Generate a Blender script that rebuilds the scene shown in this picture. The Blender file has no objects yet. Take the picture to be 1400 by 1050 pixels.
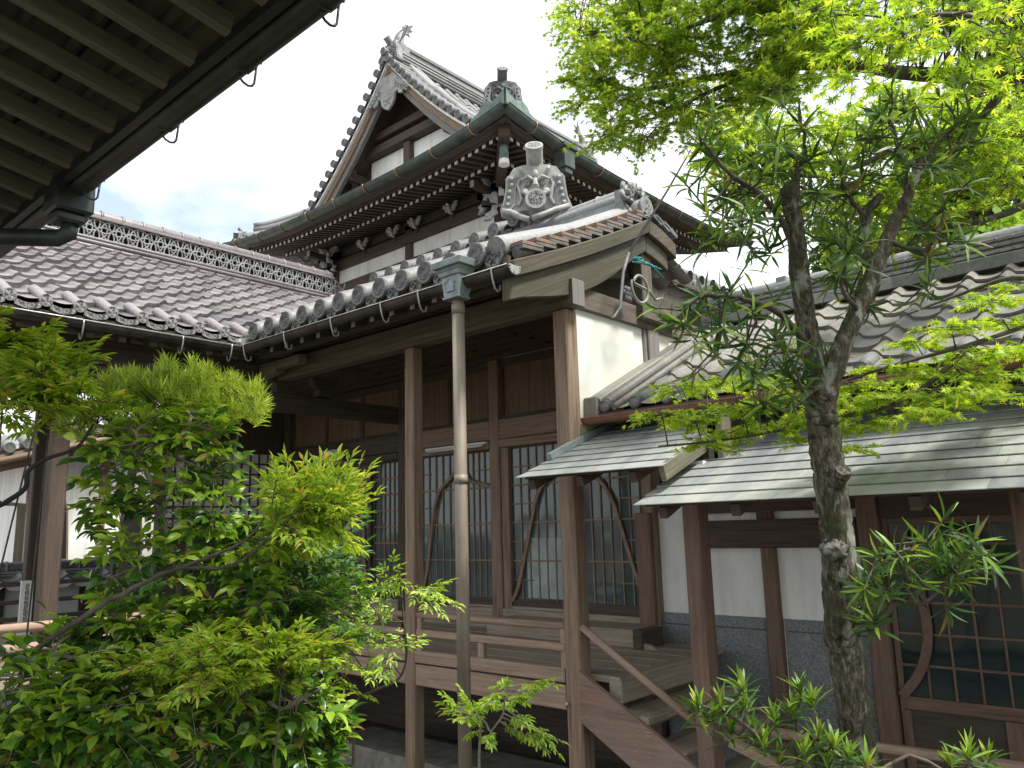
import bpy, math, random
import numpy as np
from mathutils import Vector, Matrix

# ------------------------------------------------------------------ camera, sky, sun, exposure
scene = bpy.context.scene
col = scene.collection
FPX = 1081.486
YAW, PITCH, ROLL = math.radians(41.5463), math.radians(10.3298), math.radians(-1.5393)
FW = np.array([-math.sin(YAW)*math.cos(PITCH), math.cos(YAW)*math.cos(PITCH), math.sin(PITCH)])
RT0 = np.array([math.cos(YAW), math.sin(YAW), 0.0])
UP0 = np.cross(RT0, FW)
RT = RT0*math.cos(ROLL) + UP0*math.sin(ROLL)
UPV = -RT0*math.sin(ROLL) + UP0*math.cos(ROLL)
cam_d = bpy.data.cameras.new("camera")
cam_d.sensor_width = 36.0
cam_d.lens = 36.0*FPX/1400.0
cam_d.clip_start = 0.05
cam_d.clip_end = 2000
cam = bpy.data.objects.new("camera", cam_d)
col.objects.link(cam)
cam.matrix_world = Matrix(((RT[0], UPV[0], -FW[0], 0), (RT[1], UPV[1], -FW[1], 0), (RT[2], UPV[2], -FW[2], 0), (0, 0, 0, 1)))
scene.camera = cam
GZ = -2.5     # ground level, the eye is at z = 0

SUN_EL, SUN_AZ = math.radians(60), math.radians(78)   # azimuth clockwise from +Y
world = bpy.data.worlds.new("World")
scene.world = world
world.use_nodes = True
wn, wl = world.node_tree.nodes, world.node_tree.links
wn.clear()
w_out = wn.new('ShaderNodeOutputWorld')
w_sky = wn.new('ShaderNodeTexSky'); w_sky.sky_type = 'NISHITA'; w_sky.sun_disc = False
w_sky.sun_elevation = SUN_EL; w_sky.sun_rotation = SUN_AZ
w_b1 = wn.new('ShaderNodeBackground'); w_b1.inputs['Strength'].default_value = 0.12
w_b2 = wn.new('ShaderNodeBackground'); w_b2.inputs['Color'].default_value = (0.93, 0.97, 1.0, 1); w_b2.inputs['Strength'].default_value = 0.8
w_mix = wn.new('ShaderNodeMixShader')
w_tc = wn.new('ShaderNodeTexCoord')
w_map = wn.new('ShaderNodeMapping'); w_map.inputs['Scale'].default_value = (1.3, 1.3, 3.0); w_map.inputs['Location'].default_value = (0.3, 0.1, 0.4)
w_noise = wn.new('ShaderNodeTexNoise'); w_noise.inputs['Scale'].default_value = 1.7; w_noise.inputs['Detail'].default_value = 7; w_noise.inputs['Roughness'].default_value = 0.55
w_ramp = wn.new('ShaderNodeValToRGB')
w_ramp.color_ramp.elements[0].position = 0.36; w_ramp.color_ramp.elements[0].color = (0.3, 0.3, 0.3, 1)
w_ramp.color_ramp.elements[1].position = 0.50; w_ramp.color_ramp.elements[1].color = (1, 1, 1, 1)
wl.new(w_tc.outputs['Generated'], w_map.inputs['Vector']); wl.new(w_map.outputs['Vector'], w_noise.inputs['Vector'])
wl.new(w_noise.outputs['Fac'], w_ramp.inputs['Fac']); wl.new(w_ramp.outputs['Color'], w_mix.inputs['Fac'])
wl.new(w_sky.outputs['Color'], w_b1.inputs['Color']); wl.new(w_b1.outputs[0], w_mix.inputs[1]); wl.new(w_b2.outputs[0], w_mix.inputs[2])
wl.new(w_mix.outputs[0], w_out.inputs['Surface'])

sun_d = bpy.data.lights.new("sun", 'SUN'); sun_d.energy = 3.5; sun_d.angle = math.radians(14); sun_d.color = (1.0, 0.96, 0.9)
sun = bpy.data.objects.new("sun", sun_d); col.objects.link(sun)
sd = Vector((math.sin(SUN_AZ)*math.cos(SUN_EL), math.cos(SUN_AZ)*math.cos(SUN_EL), math.sin(SUN_EL)))
sun.rotation_euler = sd.to_track_quat('Z', 'Y').to_euler()
sun.location = sd*40
scene.view_settings.view_transform = 'Standard'
scene.view_settings.look = 'None'
scene.view_settings.exposure = 1.05
scene.view_settings.gamma = 1.0

rng = np.random.default_rng(7)
random.seed(7)
A = lambda *a: np.array(a, float)
Z3 = A(0, 0, 1)

# measuring helpers: a direction seen from the viewpoint, cut by a real plane or put at a real depth
def ray(x, y): return FW*FPX + RT*(x-700) - UPV*(y-525)
def onX(x, y, X): d = ray(x, y); return d*X/d[0]
def onY(x, y, Y): d = ray(x, y); return d*Y/d[1]
def at(x, y, depth): return ray(x, y)*depth/FPX

# ------------------------------------------------------------------ materials
MATS = {}
def newmat(name):
    m = bpy.data.materials.new(name); m.use_nodes = True
    nt = m.node_tree; nt.nodes.clear()
    out = nt.nodes.new('ShaderNodeOutputMaterial')
    b = nt.nodes.new('ShaderNodeBsdfPrincipled')
    nt.links.new(b.outputs[0], out.inputs['Surface'])
    MATS[name] = m
    return m, nt, b, out
def N(nt, t, **kw):
    n = nt.nodes.new(t)
    for k, v in kw.items():
        if k in n.inputs: n.inputs[k].default_value = v
        else: setattr(n, k, v)
    return n
def ramp(nt, stops):
    r = nt.nodes.new('ShaderNodeValToRGB'); e = r.color_ramp.elements
    e[0].position, e[0].color = stops[0][0], (*stops[0][1], 1)
    e[1].position, e[1].color = stops[-1][0], (*stops[-1][1], 1)
    for p, c in stops[1:-1]:
        q = e.new(p); q.color = (*c, 1)
    return r
def mixc(nt, mode, fac, a, b):
    m = nt.nodes.new('ShaderNodeMix'); m.data_type = 'RGBA'; m.blend_type = mode
    for sock, v in ((m.inputs[0], fac), (m.inputs[6], a), (m.inputs[7], b)):
        if isinstance(v, (int, float)): sock.default_value = v
        elif isinstance(v, tuple): sock.default_value = (*v, 1)
        else: nt.links.new(v, sock)
    return m.outputs[2]
def bump(nt, b, h, strength=0.3, dist=0.01):
    n = N(nt, 'ShaderNodeBump', Strength=strength, Distance=dist)
    nt.links.new(h, n.inputs['Height']); nt.links.new(n.outputs[0], b.inputs['Normal'])

def wood(name, c1, c2, c3=None, rough=0.75, along=1.6, across=34, bstr=0.35, patch=0.5, white=0.0):
    m, nt, b, o = newmat(name)
    uv = N(nt, 'ShaderNodeUVMap')
    mp = N(nt, 'ShaderNodeMapping', Scale=(along, across, 1)); nt.links.new(uv.outputs[0], mp.inputs['Vector'])
    n1 = N(nt, 'ShaderNodeTexNoise', Scale=1.0, Detail=7, Roughness=0.65, Distortion=0.4); nt.links.new(mp.outputs[0], n1.inputs['Vector'])
    tc = N(nt, 'ShaderNodeTexCoord')
    n2 = N(nt, 'ShaderNodeTexNoise', Scale=2.3, Detail=5, Roughness=0.6); nt.links.new(tc.outputs['Object'], n2.inputs['Vector'])
    r1 = ramp(nt, [(0.3, c2), (0.55, c1), (0.75, tuple(min(1, 1.25*x) for x in c1))]); nt.links.new(n1.outputs['Fac'], r1.inputs['Fac'])
    r2 = ramp(nt, [(0.35, (0, 0, 0)), (0.7, (1, 1, 1))]); nt.links.new(n2.outputs['Fac'], r2.inputs['Fac'])
    mul = N(nt, 'ShaderNodeMath', operation='MULTIPLY'); nt.links.new(r2.outputs[0], mul.inputs[0]); mul.inputs[1].default_value = patch
    c = mixc(nt, 'MIX', mul.outputs[0], r1.outputs[0], c3 if c3 else tuple(0.6*x for x in c1))
    if white:
        mp3 = N(nt, 'ShaderNodeMapping', Scale=(9, 90, 1)); nt.links.new(uv.outputs[0], mp3.inputs['Vector'])
        n3 = N(nt, 'ShaderNodeTexNoise', Scale=1.0, Detail=3, Roughness=0.7); nt.links.new(mp3.outputs[0], n3.inputs['Vector'])
        r3 = ramp(nt, [(0.62, (0, 0, 0)), (0.72, (1, 1, 1))]); nt.links.new(n3.outputs['Fac'], r3.inputs['Fac'])
        mw = N(nt, 'ShaderNodeMath', operation='MULTIPLY'); nt.links.new(r3.outputs[0], mw.inputs[0]); mw.inputs[1].default_value = white
        c = mixc(nt, 'MIX', mw.outputs[0], c, (0.5, 0.45, 0.4))
    nt.links.new(c, b.inputs['Base Color']); b.inputs['Roughness'].default_value = rough
    bump(nt, b, n1.outputs['Fac'], bstr, 0.006)
    return m

def surf(name, c1, c2, scale=3, rough=0.7, detail=6, bstr=0.15, metal=0.0, lo=0.35, hi=0.65, bdist=0.01, spec=0.5, stretch=(1, 1, 1)):
    m, nt, b, o = newmat(name)
    tc = N(nt, 'ShaderNodeTexCoord')
    mp = N(nt, 'ShaderNodeMapping', Scale=stretch); nt.links.new(tc.outputs['Object'], mp.inputs['Vector'])
    n = N(nt, 'ShaderNodeTexNoise', Scale=scale, Detail=detail, Roughness=0.62); nt.links.new(mp.outputs[0], n.inputs['Vector'])
    r = ramp(nt, [(lo, c1), (hi, c2)]); nt.links.new(n.outputs['Fac'], r.inputs['Fac'])
    nt.links.new(r.outputs[0], b.inputs['Base Color']); b.inputs['Roughness'].default_value = rough; b.inputs['Metallic'].default_value = metal
    b.inputs['Specular IOR Level'].default_value = spec
    if bstr: bump(nt, b, n.outputs['Fac'], bstr, bdist)
    return m

def tilemat(name, c1, c2, lichen=(0.25, 0.25, 0.17), lf=0.4, rough=0.42):
    m, nt, b, o = newmat(name)
    uv = N(nt, 'ShaderNodeUVMap')
    fl = N(nt, 'ShaderNodeVectorMath', operation='FLOOR'); nt.links.new(uv.outputs[0], fl.inputs[0])
    wnz = N(nt, 'ShaderNodeTexWhiteNoise', noise_dimensions='2D'); nt.links.new(fl.outputs[0], wnz.inputs['Vector'])
    r = ramp(nt, [(0.0, c2), (0.6, c1), (1.0, tuple(1.2*x for x in c1))]); nt.links.new(wnz.outputs['Value'], r.inputs['Fac'])
    tc = N(nt, 'ShaderNodeTexCoord')
    n2 = N(nt, 'ShaderNodeTexNoise', Scale=4.0, Detail=9, Roughness=0.7); nt.links.new(tc.outputs['Object'], n2.inputs['Vector'])
    r2 = ramp(nt, [(0.48, (0, 0, 0)), (0.72, (lf, lf, lf))]); nt.links.new(n2.outputs['Fac'], r2.inputs['Fac'])
    c = mixc(nt, 'MIX', r2.outputs[0], r.outputs[0], lichen)
    n3 = N(nt, 'ShaderNodeTexNoise', Scale=30.0, Detail=4); nt.links.new(tc.outputs['Object'], n3.inputs['Vector'])
    r3 = ramp(nt, [(0.3, (0.75, 0.75, 0.75)), (0.7, (1.1, 1.1, 1.1))]); nt.links.new(n3.outputs['Fac'], r3.inputs['Fac'])
    c = mixc(nt, 'MULTIPLY', 1.0, c, r3.outputs[0])
    nt.links.new(c, b.inputs['Base Color']); b.inputs['Roughness'].default_value = rough
    bump(nt, b, n3.outputs['Fac'], 0.12, 0.004)
    return m

def leafmat(name, c1, c2, c3=None, trans=0.45, rough=0.45, spec=0.4, odd=None):
    m, nt, b, o = newmat(name)
    g = N(nt, 'ShaderNodeNewGeometry')
    stops = [(0.0, c1), (0.68, c2), (.95, c3)] + ([(.965, odd), (1.0, odd)] if odd else [(1.0, c3)])
    r = ramp(nt, stops); nt.links.new(g.outputs['Random Per Island'], r.inputs['Fac'])
    nt.links.new(r.outputs[0], b.inputs['Base Color']); b.inputs['Roughness'].default_value = rough; b.inputs['Specular IOR Level'].default_value = spec
    t = N(nt, 'ShaderNodeBsdfTranslucent')
    tcol = mixc(nt, 'MULTIPLY', 1.0, r.outputs[0], (1.5, 1.35, 0.6))
    nt.links.new(tcol, t.inputs['Color'])
    mx = N(nt, 'ShaderNodeMixShader'); mx.inputs[0].default_value = trans
    nt.links.new(b.outputs[0], mx.inputs[1]); nt.links.new(t.outputs[0], mx.inputs[2]); nt.links.new(mx.outputs[0], o.inputs['Surface'])
    return m

wood('wood_pillar', (0.26, 0.178, 0.12), (0.085, 0.055, 0.036), (0.20, 0.15, 0.105), white=0.2)
wood('wood_frontbeam', (0.13, 0.10, 0.07), (0.04, 0.03, 0.022), (0.095, 0.086, 0.054))
wood('wood_rafter', (0.115, 0.108, 0.075), (0.04, 0.037, 0.026), (0.08, 0.076, 0.056), across=28)  # paler than the soffit boards: light on the rafter undersides put into the colour
wood('wood_frontbeam', (0.13, 0.105, 0.08), (0.04, 0.031, 0.024), (0.095, 0.09, 0.06))
wood('wood_dark', (0.08, 0.06, 0.044), (0.023, 0.017, 0.013), (0.06, 0.053, 0.04))
wood('wood_brown', (0.085, 0.056, 0.04), (0.03, 0.019, 0.013), (0.06, 0.045, 0.035))
wood('wood_red', (0.185, 0.112, 0.078), (0.068, 0.038, 0.026), (0.165, 0.118, 0.09), white=0.35)
wood('wood_stringer', (0.24, 0.145, 0.105), (0.12, 0.07, 0.05), (0.26, 0.20, 0.155), white=0.85, patch=0.75)
wood('wood_weather', (0.20, 0.185, 0.17), (0.10, 0.09, 0.08), (0.15, 0.135, 0.12))
wood('wood_rail', (0.35, 0.245, 0.175), (0.14, 0.09, 0.062), (0.25, 0.175, 0.13), white=0.55)
wood('wood_deck', (0.33, 0.265, 0.195), (0.115, 0.09, 0.066), (0.38, 0.325, 0.255), white=0.3)
wood('wood_board', (0.095, 0.073, 0.047), (0.017, 0.012, 0.008), (0.05, 0.05, 0.027), along=1.1, across=30, patch=0.95, bstr=.8)
wood('wood_panel', (0.17, 0.115, 0.066), (0.08, 0.05, 0.028), (0.125, 0.085, 0.05), along=0.9, across=22)
wood('wood_eave', (0.17, 0.16, 0.108), (0.055, 0.05, 0.034), (0.11, 0.105, 0.078), across=28)
wood('wood_soffit', (0.06, 0.05, 0.036), (0.02, 0.017, 0.012), (0.035, 0.03, 0.023), across=18)  # very dark: shade between the near rafters is put into the colour
wood('wood_ceiling', (0.12, 0.075, 0.055), (0.055, 0.034, 0.026), (0.095, 0.065, 0.05), across=16)
wood('shingle_plain', (0.15, 0.16, 0.165), (0.10, 0.11, 0.115), (0.2, 0.21, 0.19))
surf('plaster', (0.60, 0.595, 0.55), (0.82, 0.82, 0.78), 2.2, 0.85, detail=9, bstr=0.05, lo=.25, hi=.55, stretch=(2.5, 2.5, .35))
surf('plaster_cool', (0.62, 0.62, 0.60), (0.72, 0.72, 0.70), 2.0, 0.85, bstr=0.05)
surf('white_paint', (0.70, 0.70, 0.66), (0.85, 0.85, 0.82), 25, 0.7, bstr=0)
surf('stone_dado', (0.10, 0.105, 0.108), (0.29, 0.30, 0.30), 60, 0.7, detail=3, bstr=0.1, lo=0.3, hi=0.7)
surf('stone_ledge', (0.16, 0.15, 0.12), (0.30, 0.28, 0.24), 6, 0.9, bstr=0.4, bdist=0.03)
surf('earth', (0.055, 0.046, 0.034), (0.13, 0.11, 0.085), 9, 0.95, detail=10, bstr=0.6, bdist=0.03)
surf('copper', (0.035, 0.044, 0.038), (0.085, 0.102, 0.088), 5, 0.5, bstr=0.05, metal=0.25)
surf('verdigris', (0.07, 0.105, 0.088), (0.16, 0.225, 0.19), 6, 0.6, bstr=0.05)
surf('copper_strap', (0.28, 0.15, 0.07), (0.42, 0.24, 0.12), 9, 0.5, metal=0.3, bstr=0)
surf('gutter_bronze', (0.035, 0.03, 0.026), (0.095, 0.08, 0.065), 5, 0.45, metal=0.35, bstr=0.05, stretch=(1, 1, 1))
surf('gutter_dark', (0.022, 0.028, 0.026), (0.055, 0.065, 0.058), 4, 0.42, metal=0.3, bstr=0.05)
surf('gutter_red', (0.13, 0.05, 0.035), (0.22, 0.10, 0.07), 8, 0.5, bstr=0.05)
surf('pipe_paint', (0.13, 0.11, 0.08), (0.29, 0.24, 0.185), 5, 0.55, bstr=0.04, stretch=(1, 1, 0.25))
surf('zinc', (0.17, 0.205, 0.205), (0.28, 0.32, 0.32), 12, 0.5, metal=0.2, bstr=0.1)
surf('steel', (0.30, 0.30, 0.28), (0.5, 0.5, 0.48), 20, 0.4, metal=0.7, bstr=0)
surf('clay', (0.13, 0.13, 0.13), (0.27, 0.27, 0.26), 7, 0.6, bstr=0.15)
surf('clay_white', (0.36, 0.36, 0.34), (0.52, 0.52, 0.49), 20, 0.7, bstr=0)
surf('clay_dark', (0.06, 0.06, 0.062), (0.16, 0.16, 0.155), 9, 0.65, bstr=0.2)
surf('clay_pale', (0.22, 0.22, 0.205), (0.37, 0.365, 0.34), 9, 0.65, bstr=0.15)
surf('clay_relief', (0.03, 0.03, 0.03), (0.26, 0.26, 0.24), 45, 0.7, detail=2, bstr=0.6, lo=0.42, hi=0.6)
surf('clay_rust', (0.12, 0.10, 0.085), (0.27, 0.16, 0.10), 10, 0.8, bstr=0.2)
surf('cable', (0.012, 0.011, 0.010), (0.03, 0.027, 0.024), 4, 0.8, bstr=0, spec=.2)
surf('cable_grey', (0.17, 0.17, 0.16), (0.27, 0.27, 0.255), 4, 0.5, bstr=0)
surf('twine', (0.03, 0.22, 0.24), (0.05, 0.32, 0.34), 9, 0.7, bstr=0)
surf('bark', (0.055, 0.048, 0.034), (0.22, 0.20, 0.155), 11, 0.9, detail=9, bstr=0.9, bdist=0.02, stretch=(1, 1, 0.35))
def bark_moss():
    m, nt, b, o = newmat('bark_moss')
    tc = N(nt, 'ShaderNodeTexCoord'); mp = N(nt, 'ShaderNodeMapping', Scale=(1, 1, .38)); nt.links.new(tc.outputs['Object'], mp.inputs['Vector'])
    n1 = N(nt, 'ShaderNodeTexNoise', Scale=58, Detail=9, Roughness=.75); nt.links.new(mp.outputs[0], n1.inputs['Vector'])
    n2 = N(nt, 'ShaderNodeTexNoise', Scale=5, Detail=5, Roughness=.6); nt.links.new(tc.outputs['Object'], n2.inputs['Vector'])
    n3 = N(nt, 'ShaderNodeTexNoise', Scale=13, Detail=6, Roughness=.6, Distortion=.6); nt.links.new(mp.outputs[0], n3.inputs['Vector'])
    r1 = ramp(nt, [(.38, (.014, .011, .008)), (.5, (.085, .07, .048)), (.64, (.27, .24, .18))]); nt.links.new(n1.outputs['Fac'], r1.inputs['Fac'])
    r2 = ramp(nt, [(.45, (0, 0, 0)), (.62, (.75, .75, .75))]); nt.links.new(n2.outputs['Fac'], r2.inputs['Fac'])
    c = mixc(nt, 'MIX', r2.outputs[0], r1.outputs[0], (.045, .055, .014))
    r3 = ramp(nt, [(.56, (0, 0, 0)), (.63, (.9, .9, .9))]); nt.links.new(n3.outputs['Fac'], r3.inputs['Fac'])
    c = mixc(nt, 'MIX', r3.outputs[0], c, (.36, .36, .30))
    nt.links.new(c, b.inputs['Base Color']); b.inputs['Roughness'].default_value = .95
    bump(nt, b, n1.outputs['Fac'], 1.0, .02)
bark_moss()
surf('twig', (0.032, 0.026, 0.018), (0.11, 0.09, 0.065), 14, 0.85, bstr=0.2)
surf('twig_pale', (0.16, 0.135, 0.10), (0.30, 0.26, 0.20), 14, 0.85, bstr=0.2)
surf('lichen', (0.05, 0.048, 0.035), (0.30, 0.30, 0.25), 40, 0.95, bstr=0.8)
surf('lamp_white', (0.6, 0.6, 0.58), (0.66, 0.66, 0.64), 4, 0.4, bstr=0)
surf('ink', (0.06, 0.06, 0.06), (0.10, 0.10, 0.10), 4, 0.7, bstr=0)
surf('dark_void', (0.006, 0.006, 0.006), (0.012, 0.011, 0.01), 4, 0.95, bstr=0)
surf('far_green', (0.05, 0.11, 0.02), (0.14, 0.25, 0.04), 5, 0.8, bstr=0)
tilemat('tile_left', (0.19, 0.17, 0.168), (0.105, 0.096, 0.098), (0.29, 0.255, 0.24), 0.35, 0.46)
tilemat('tile_grey', (0.215, 0.215, 0.212), (0.13, 0.13, 0.13), (0.34, 0.33, 0.31), 0.35, 0.52)
tilemat('tile_mossy', (0.175, 0.165, 0.15), (0.115, 0.11, 0.102), (0.27, 0.25, 0.14), 0.6, 0.6)
tilemat('tile_cap', (0.15, 0.148, 0.142), (0.10, 0.10, 0.097), (0.27, 0.26, 0.23), 0.35, 0.5)
# plaster with a rain stain of its own shape near the small roof
def stained():
    m, nt, b, o = newmat('plaster_stained')
    tc = N(nt, 'ShaderNodeTexCoord'); sp = N(nt, 'ShaderNodeSeparateXYZ'); nt.links.new(tc.outputs['Object'], sp.inputs[0])
    n = N(nt, 'ShaderNodeTexNoise', Scale=4.0, Detail=8, Roughness=0.65); nt.links.new(tc.outputs['Object'], n.inputs['Vector'])
    # height above the tile verge: z - 0.43*(y)
    k = N(nt, 'ShaderNodeMath', operation='MULTIPLY'); nt.links.new(sp.outputs['Y'], k.inputs[0]); k.inputs[1].default_value = -0.43
    s = N(nt, 'ShaderNodeMath', operation='ADD'); nt.links.new(sp.outputs['Z'], s.inputs[0]); nt.links.new(k.outputs[0], s.inputs[1])
    s2 = N(nt, 'ShaderNodeMath', operation='MULTIPLY_ADD'); nt.links.new(n.outputs['Fac'], s2.inputs[0]); s2.inputs[1].default_value = 0.55; nt.links.new(s.outputs[0], s2.inputs[2])
    r = ramp(nt, [(0.0, (0.34, 0.27, 0.12)), (0.12, (0.52, 0.46, 0.25)), (0.28, (0.60, 0.58, 0.46)), (0.6, (0.70, 0.71, 0.64))])
    mr = N(nt, 'ShaderNodeMapRange'); nt.links.new(s2.outputs[0], mr.inputs['Value'])
    mr.inputs['From Min'].default_value = 3.80; mr.inputs['From Max'].default_value = 4.75
    nt.links.new(mr.outputs[0], r.inputs['Fac']); nt.links.new(r.outputs[0], b.inputs['Base Color']); b.inputs['Roughness'].default_value = 0.85
stained()
def glass():
    for nm, base in (('pane_glass', (0.075, 0.105, 0.105)), ('pane_dark', (0.018, 0.032, 0.031))):
        m, nt, b, o = newmat(nm)
        tc = N(nt, 'ShaderNodeTexCoord'); n = N(nt, 'ShaderNodeTexNoise', Scale=1.6, Detail=3); nt.links.new(tc.outputs['Object'], n.inputs['Vector'])
        r = ramp(nt, [(0.35, tuple(0.75*x for x in base)), (0.7, tuple(1.35*x for x in base))]); nt.links.new(n.outputs['Fac'], r.inputs['Fac'])
        nt.links.new(r.outputs[0], b.inputs['Base Color']); b.inputs['Roughness'].default_value = 0.06
        n2 = N(nt, 'ShaderNodeTexNoise', Scale=2.2, Detail=1); nt.links.new(tc.outputs['Object'], n2.inputs['Vector']); bump(nt, b, n2.outputs['Fac'], 0.25, 0.03)
    surf('frosted', (0.20, 0.24, 0.23), (0.34, 0.385, 0.37), 4, 0.4, bstr=0)
glass()
def shingle():
    m, nt, b, o = newmat('shingle')
    uv = N(nt, 'ShaderNodeUVMap'); fl = N(nt, 'ShaderNodeVectorMath', operation='FLOOR'); nt.links.new(uv.outputs[0], fl.inputs[0])
    wnz = N(nt, 'ShaderNodeTexWhiteNoise', noise_dimensions='2D'); nt.links.new(fl.outputs[0], wnz.inputs['Vector'])
    r = ramp(nt, [(0, (0.14, 0.15, 0.16)), (0.5, (0.19, 0.20, 0.205)), (1, (0.25, 0.26, 0.25))]); nt.links.new(wnz.outputs['Value'], r.inputs['Fac'])
    tc = N(nt, 'ShaderNodeTexCoord'); mp = N(nt, 'ShaderNodeMapping', Scale=(2.2, 0.7, 0.7)); nt.links.new(tc.outputs['Object'], mp.inputs['Vector'])
    n = N(nt, 'ShaderNodeTexNoise', Scale=2.2, Detail=9, Roughness=0.65); nt.links.new(mp.outputs[0], n.inputs['Vector'])
    r2 = ramp(nt, [(0.42, (0, 0, 0)), (0.75, (0.9, 0.9, 0.9))]); nt.links.new(n.outputs['Fac'], r2.inputs['Fac'])
    c = mixc(nt, 'MIX', r2.outputs[0], r.outputs[0], (0.40, 0.41, 0.36))
    nt.links.new(c, b.inputs['Base Color']); b.inputs['Roughness'].default_value = 0.45
    bump(nt, b, n.outputs['Fac'], 0.1, 0.01)
shingle()
leafmat('leaf_maple', (0.14, 0.275, 0.025), (0.28, 0.43, 0.045), (0.46, 0.57, 0.09), 0.6, 0.55, 0.25)
leafmat('leaf_maple_low', (0.20, 0.36, 0.025), (0.34, 0.50, 0.04), (0.50, 0.60, 0.07), 0.45, 0.5, 0.3)
leafmat('leaf_podocarp', (0.025, 0.065, 0.018), (0.075, 0.165, 0.035), (0.25, 0.38, 0.06), 0.32, 0.42, 0.35, (0.22, 0.18, 0.06))
leafmat('leaf_podocarp_new', (0.10, 0.20, 0.025), (0.20, 0.33, 0.03), (0.34, 0.45, 0.04), 0.35, 0.4, 0.45)
leafmat('leaf_camellia', (0.022, 0.078, 0.014), (0.085, 0.20, 0.025), (0.30, 0.46, 0.05), 0.38, 0.28, 0.55, (0.30, 0.22, 0.05))
leafmat('leaf_camellia_bright', (0.17, 0.33, 0.025), (0.33, 0.52, 0.045), (0.52, 0.65, 0.12), 0.42, 0.3, 0.5, (0.42, 0.38, 0.08))  # raised tone: highlights on the glossy bush are put into the leaf colour
leafmat('leaf_nandina', (0.20, 0.36, 0.03), (0.38, 0.54, 0.05), (0.58, 0.65, 0.13), 0.45, 0.42, 0.4, (0.52, 0.36, 0.08))
leafmat('leaf_nandina_dark', (0.03, 0.095, 0.022), (0.08, 0.19, 0.03), (0.19, 0.33, 0.04), 0.35, 0.4, 0.45)
leafmat('leaf_needle', (0.19, 0.31, 0.03), (0.34, 0.47, 0.05), (0.50, 0.58, 0.10), 0.38, 0.45, 0.4)
leafmat('leaf_far', (0.035, 0.075, 0.02), (0.07, 0.13, 0.03), (0.13, 0.20, 0.045), 0.35, 0.6, 0.3)
leafmat('leaf_far_brown', (0.045, 0.07, 0.025), (0.10, 0.115, 0.045), (0.16, 0.13, 0.06), 0.35, 0.6, 0.3)
leafmat('leaf_far_light', (0.12, 0.24, 0.03), (0.2, 0.36, 0.04), (0.28, 0.42, 0.07), 0.4, 0.6, 0.3)

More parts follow.
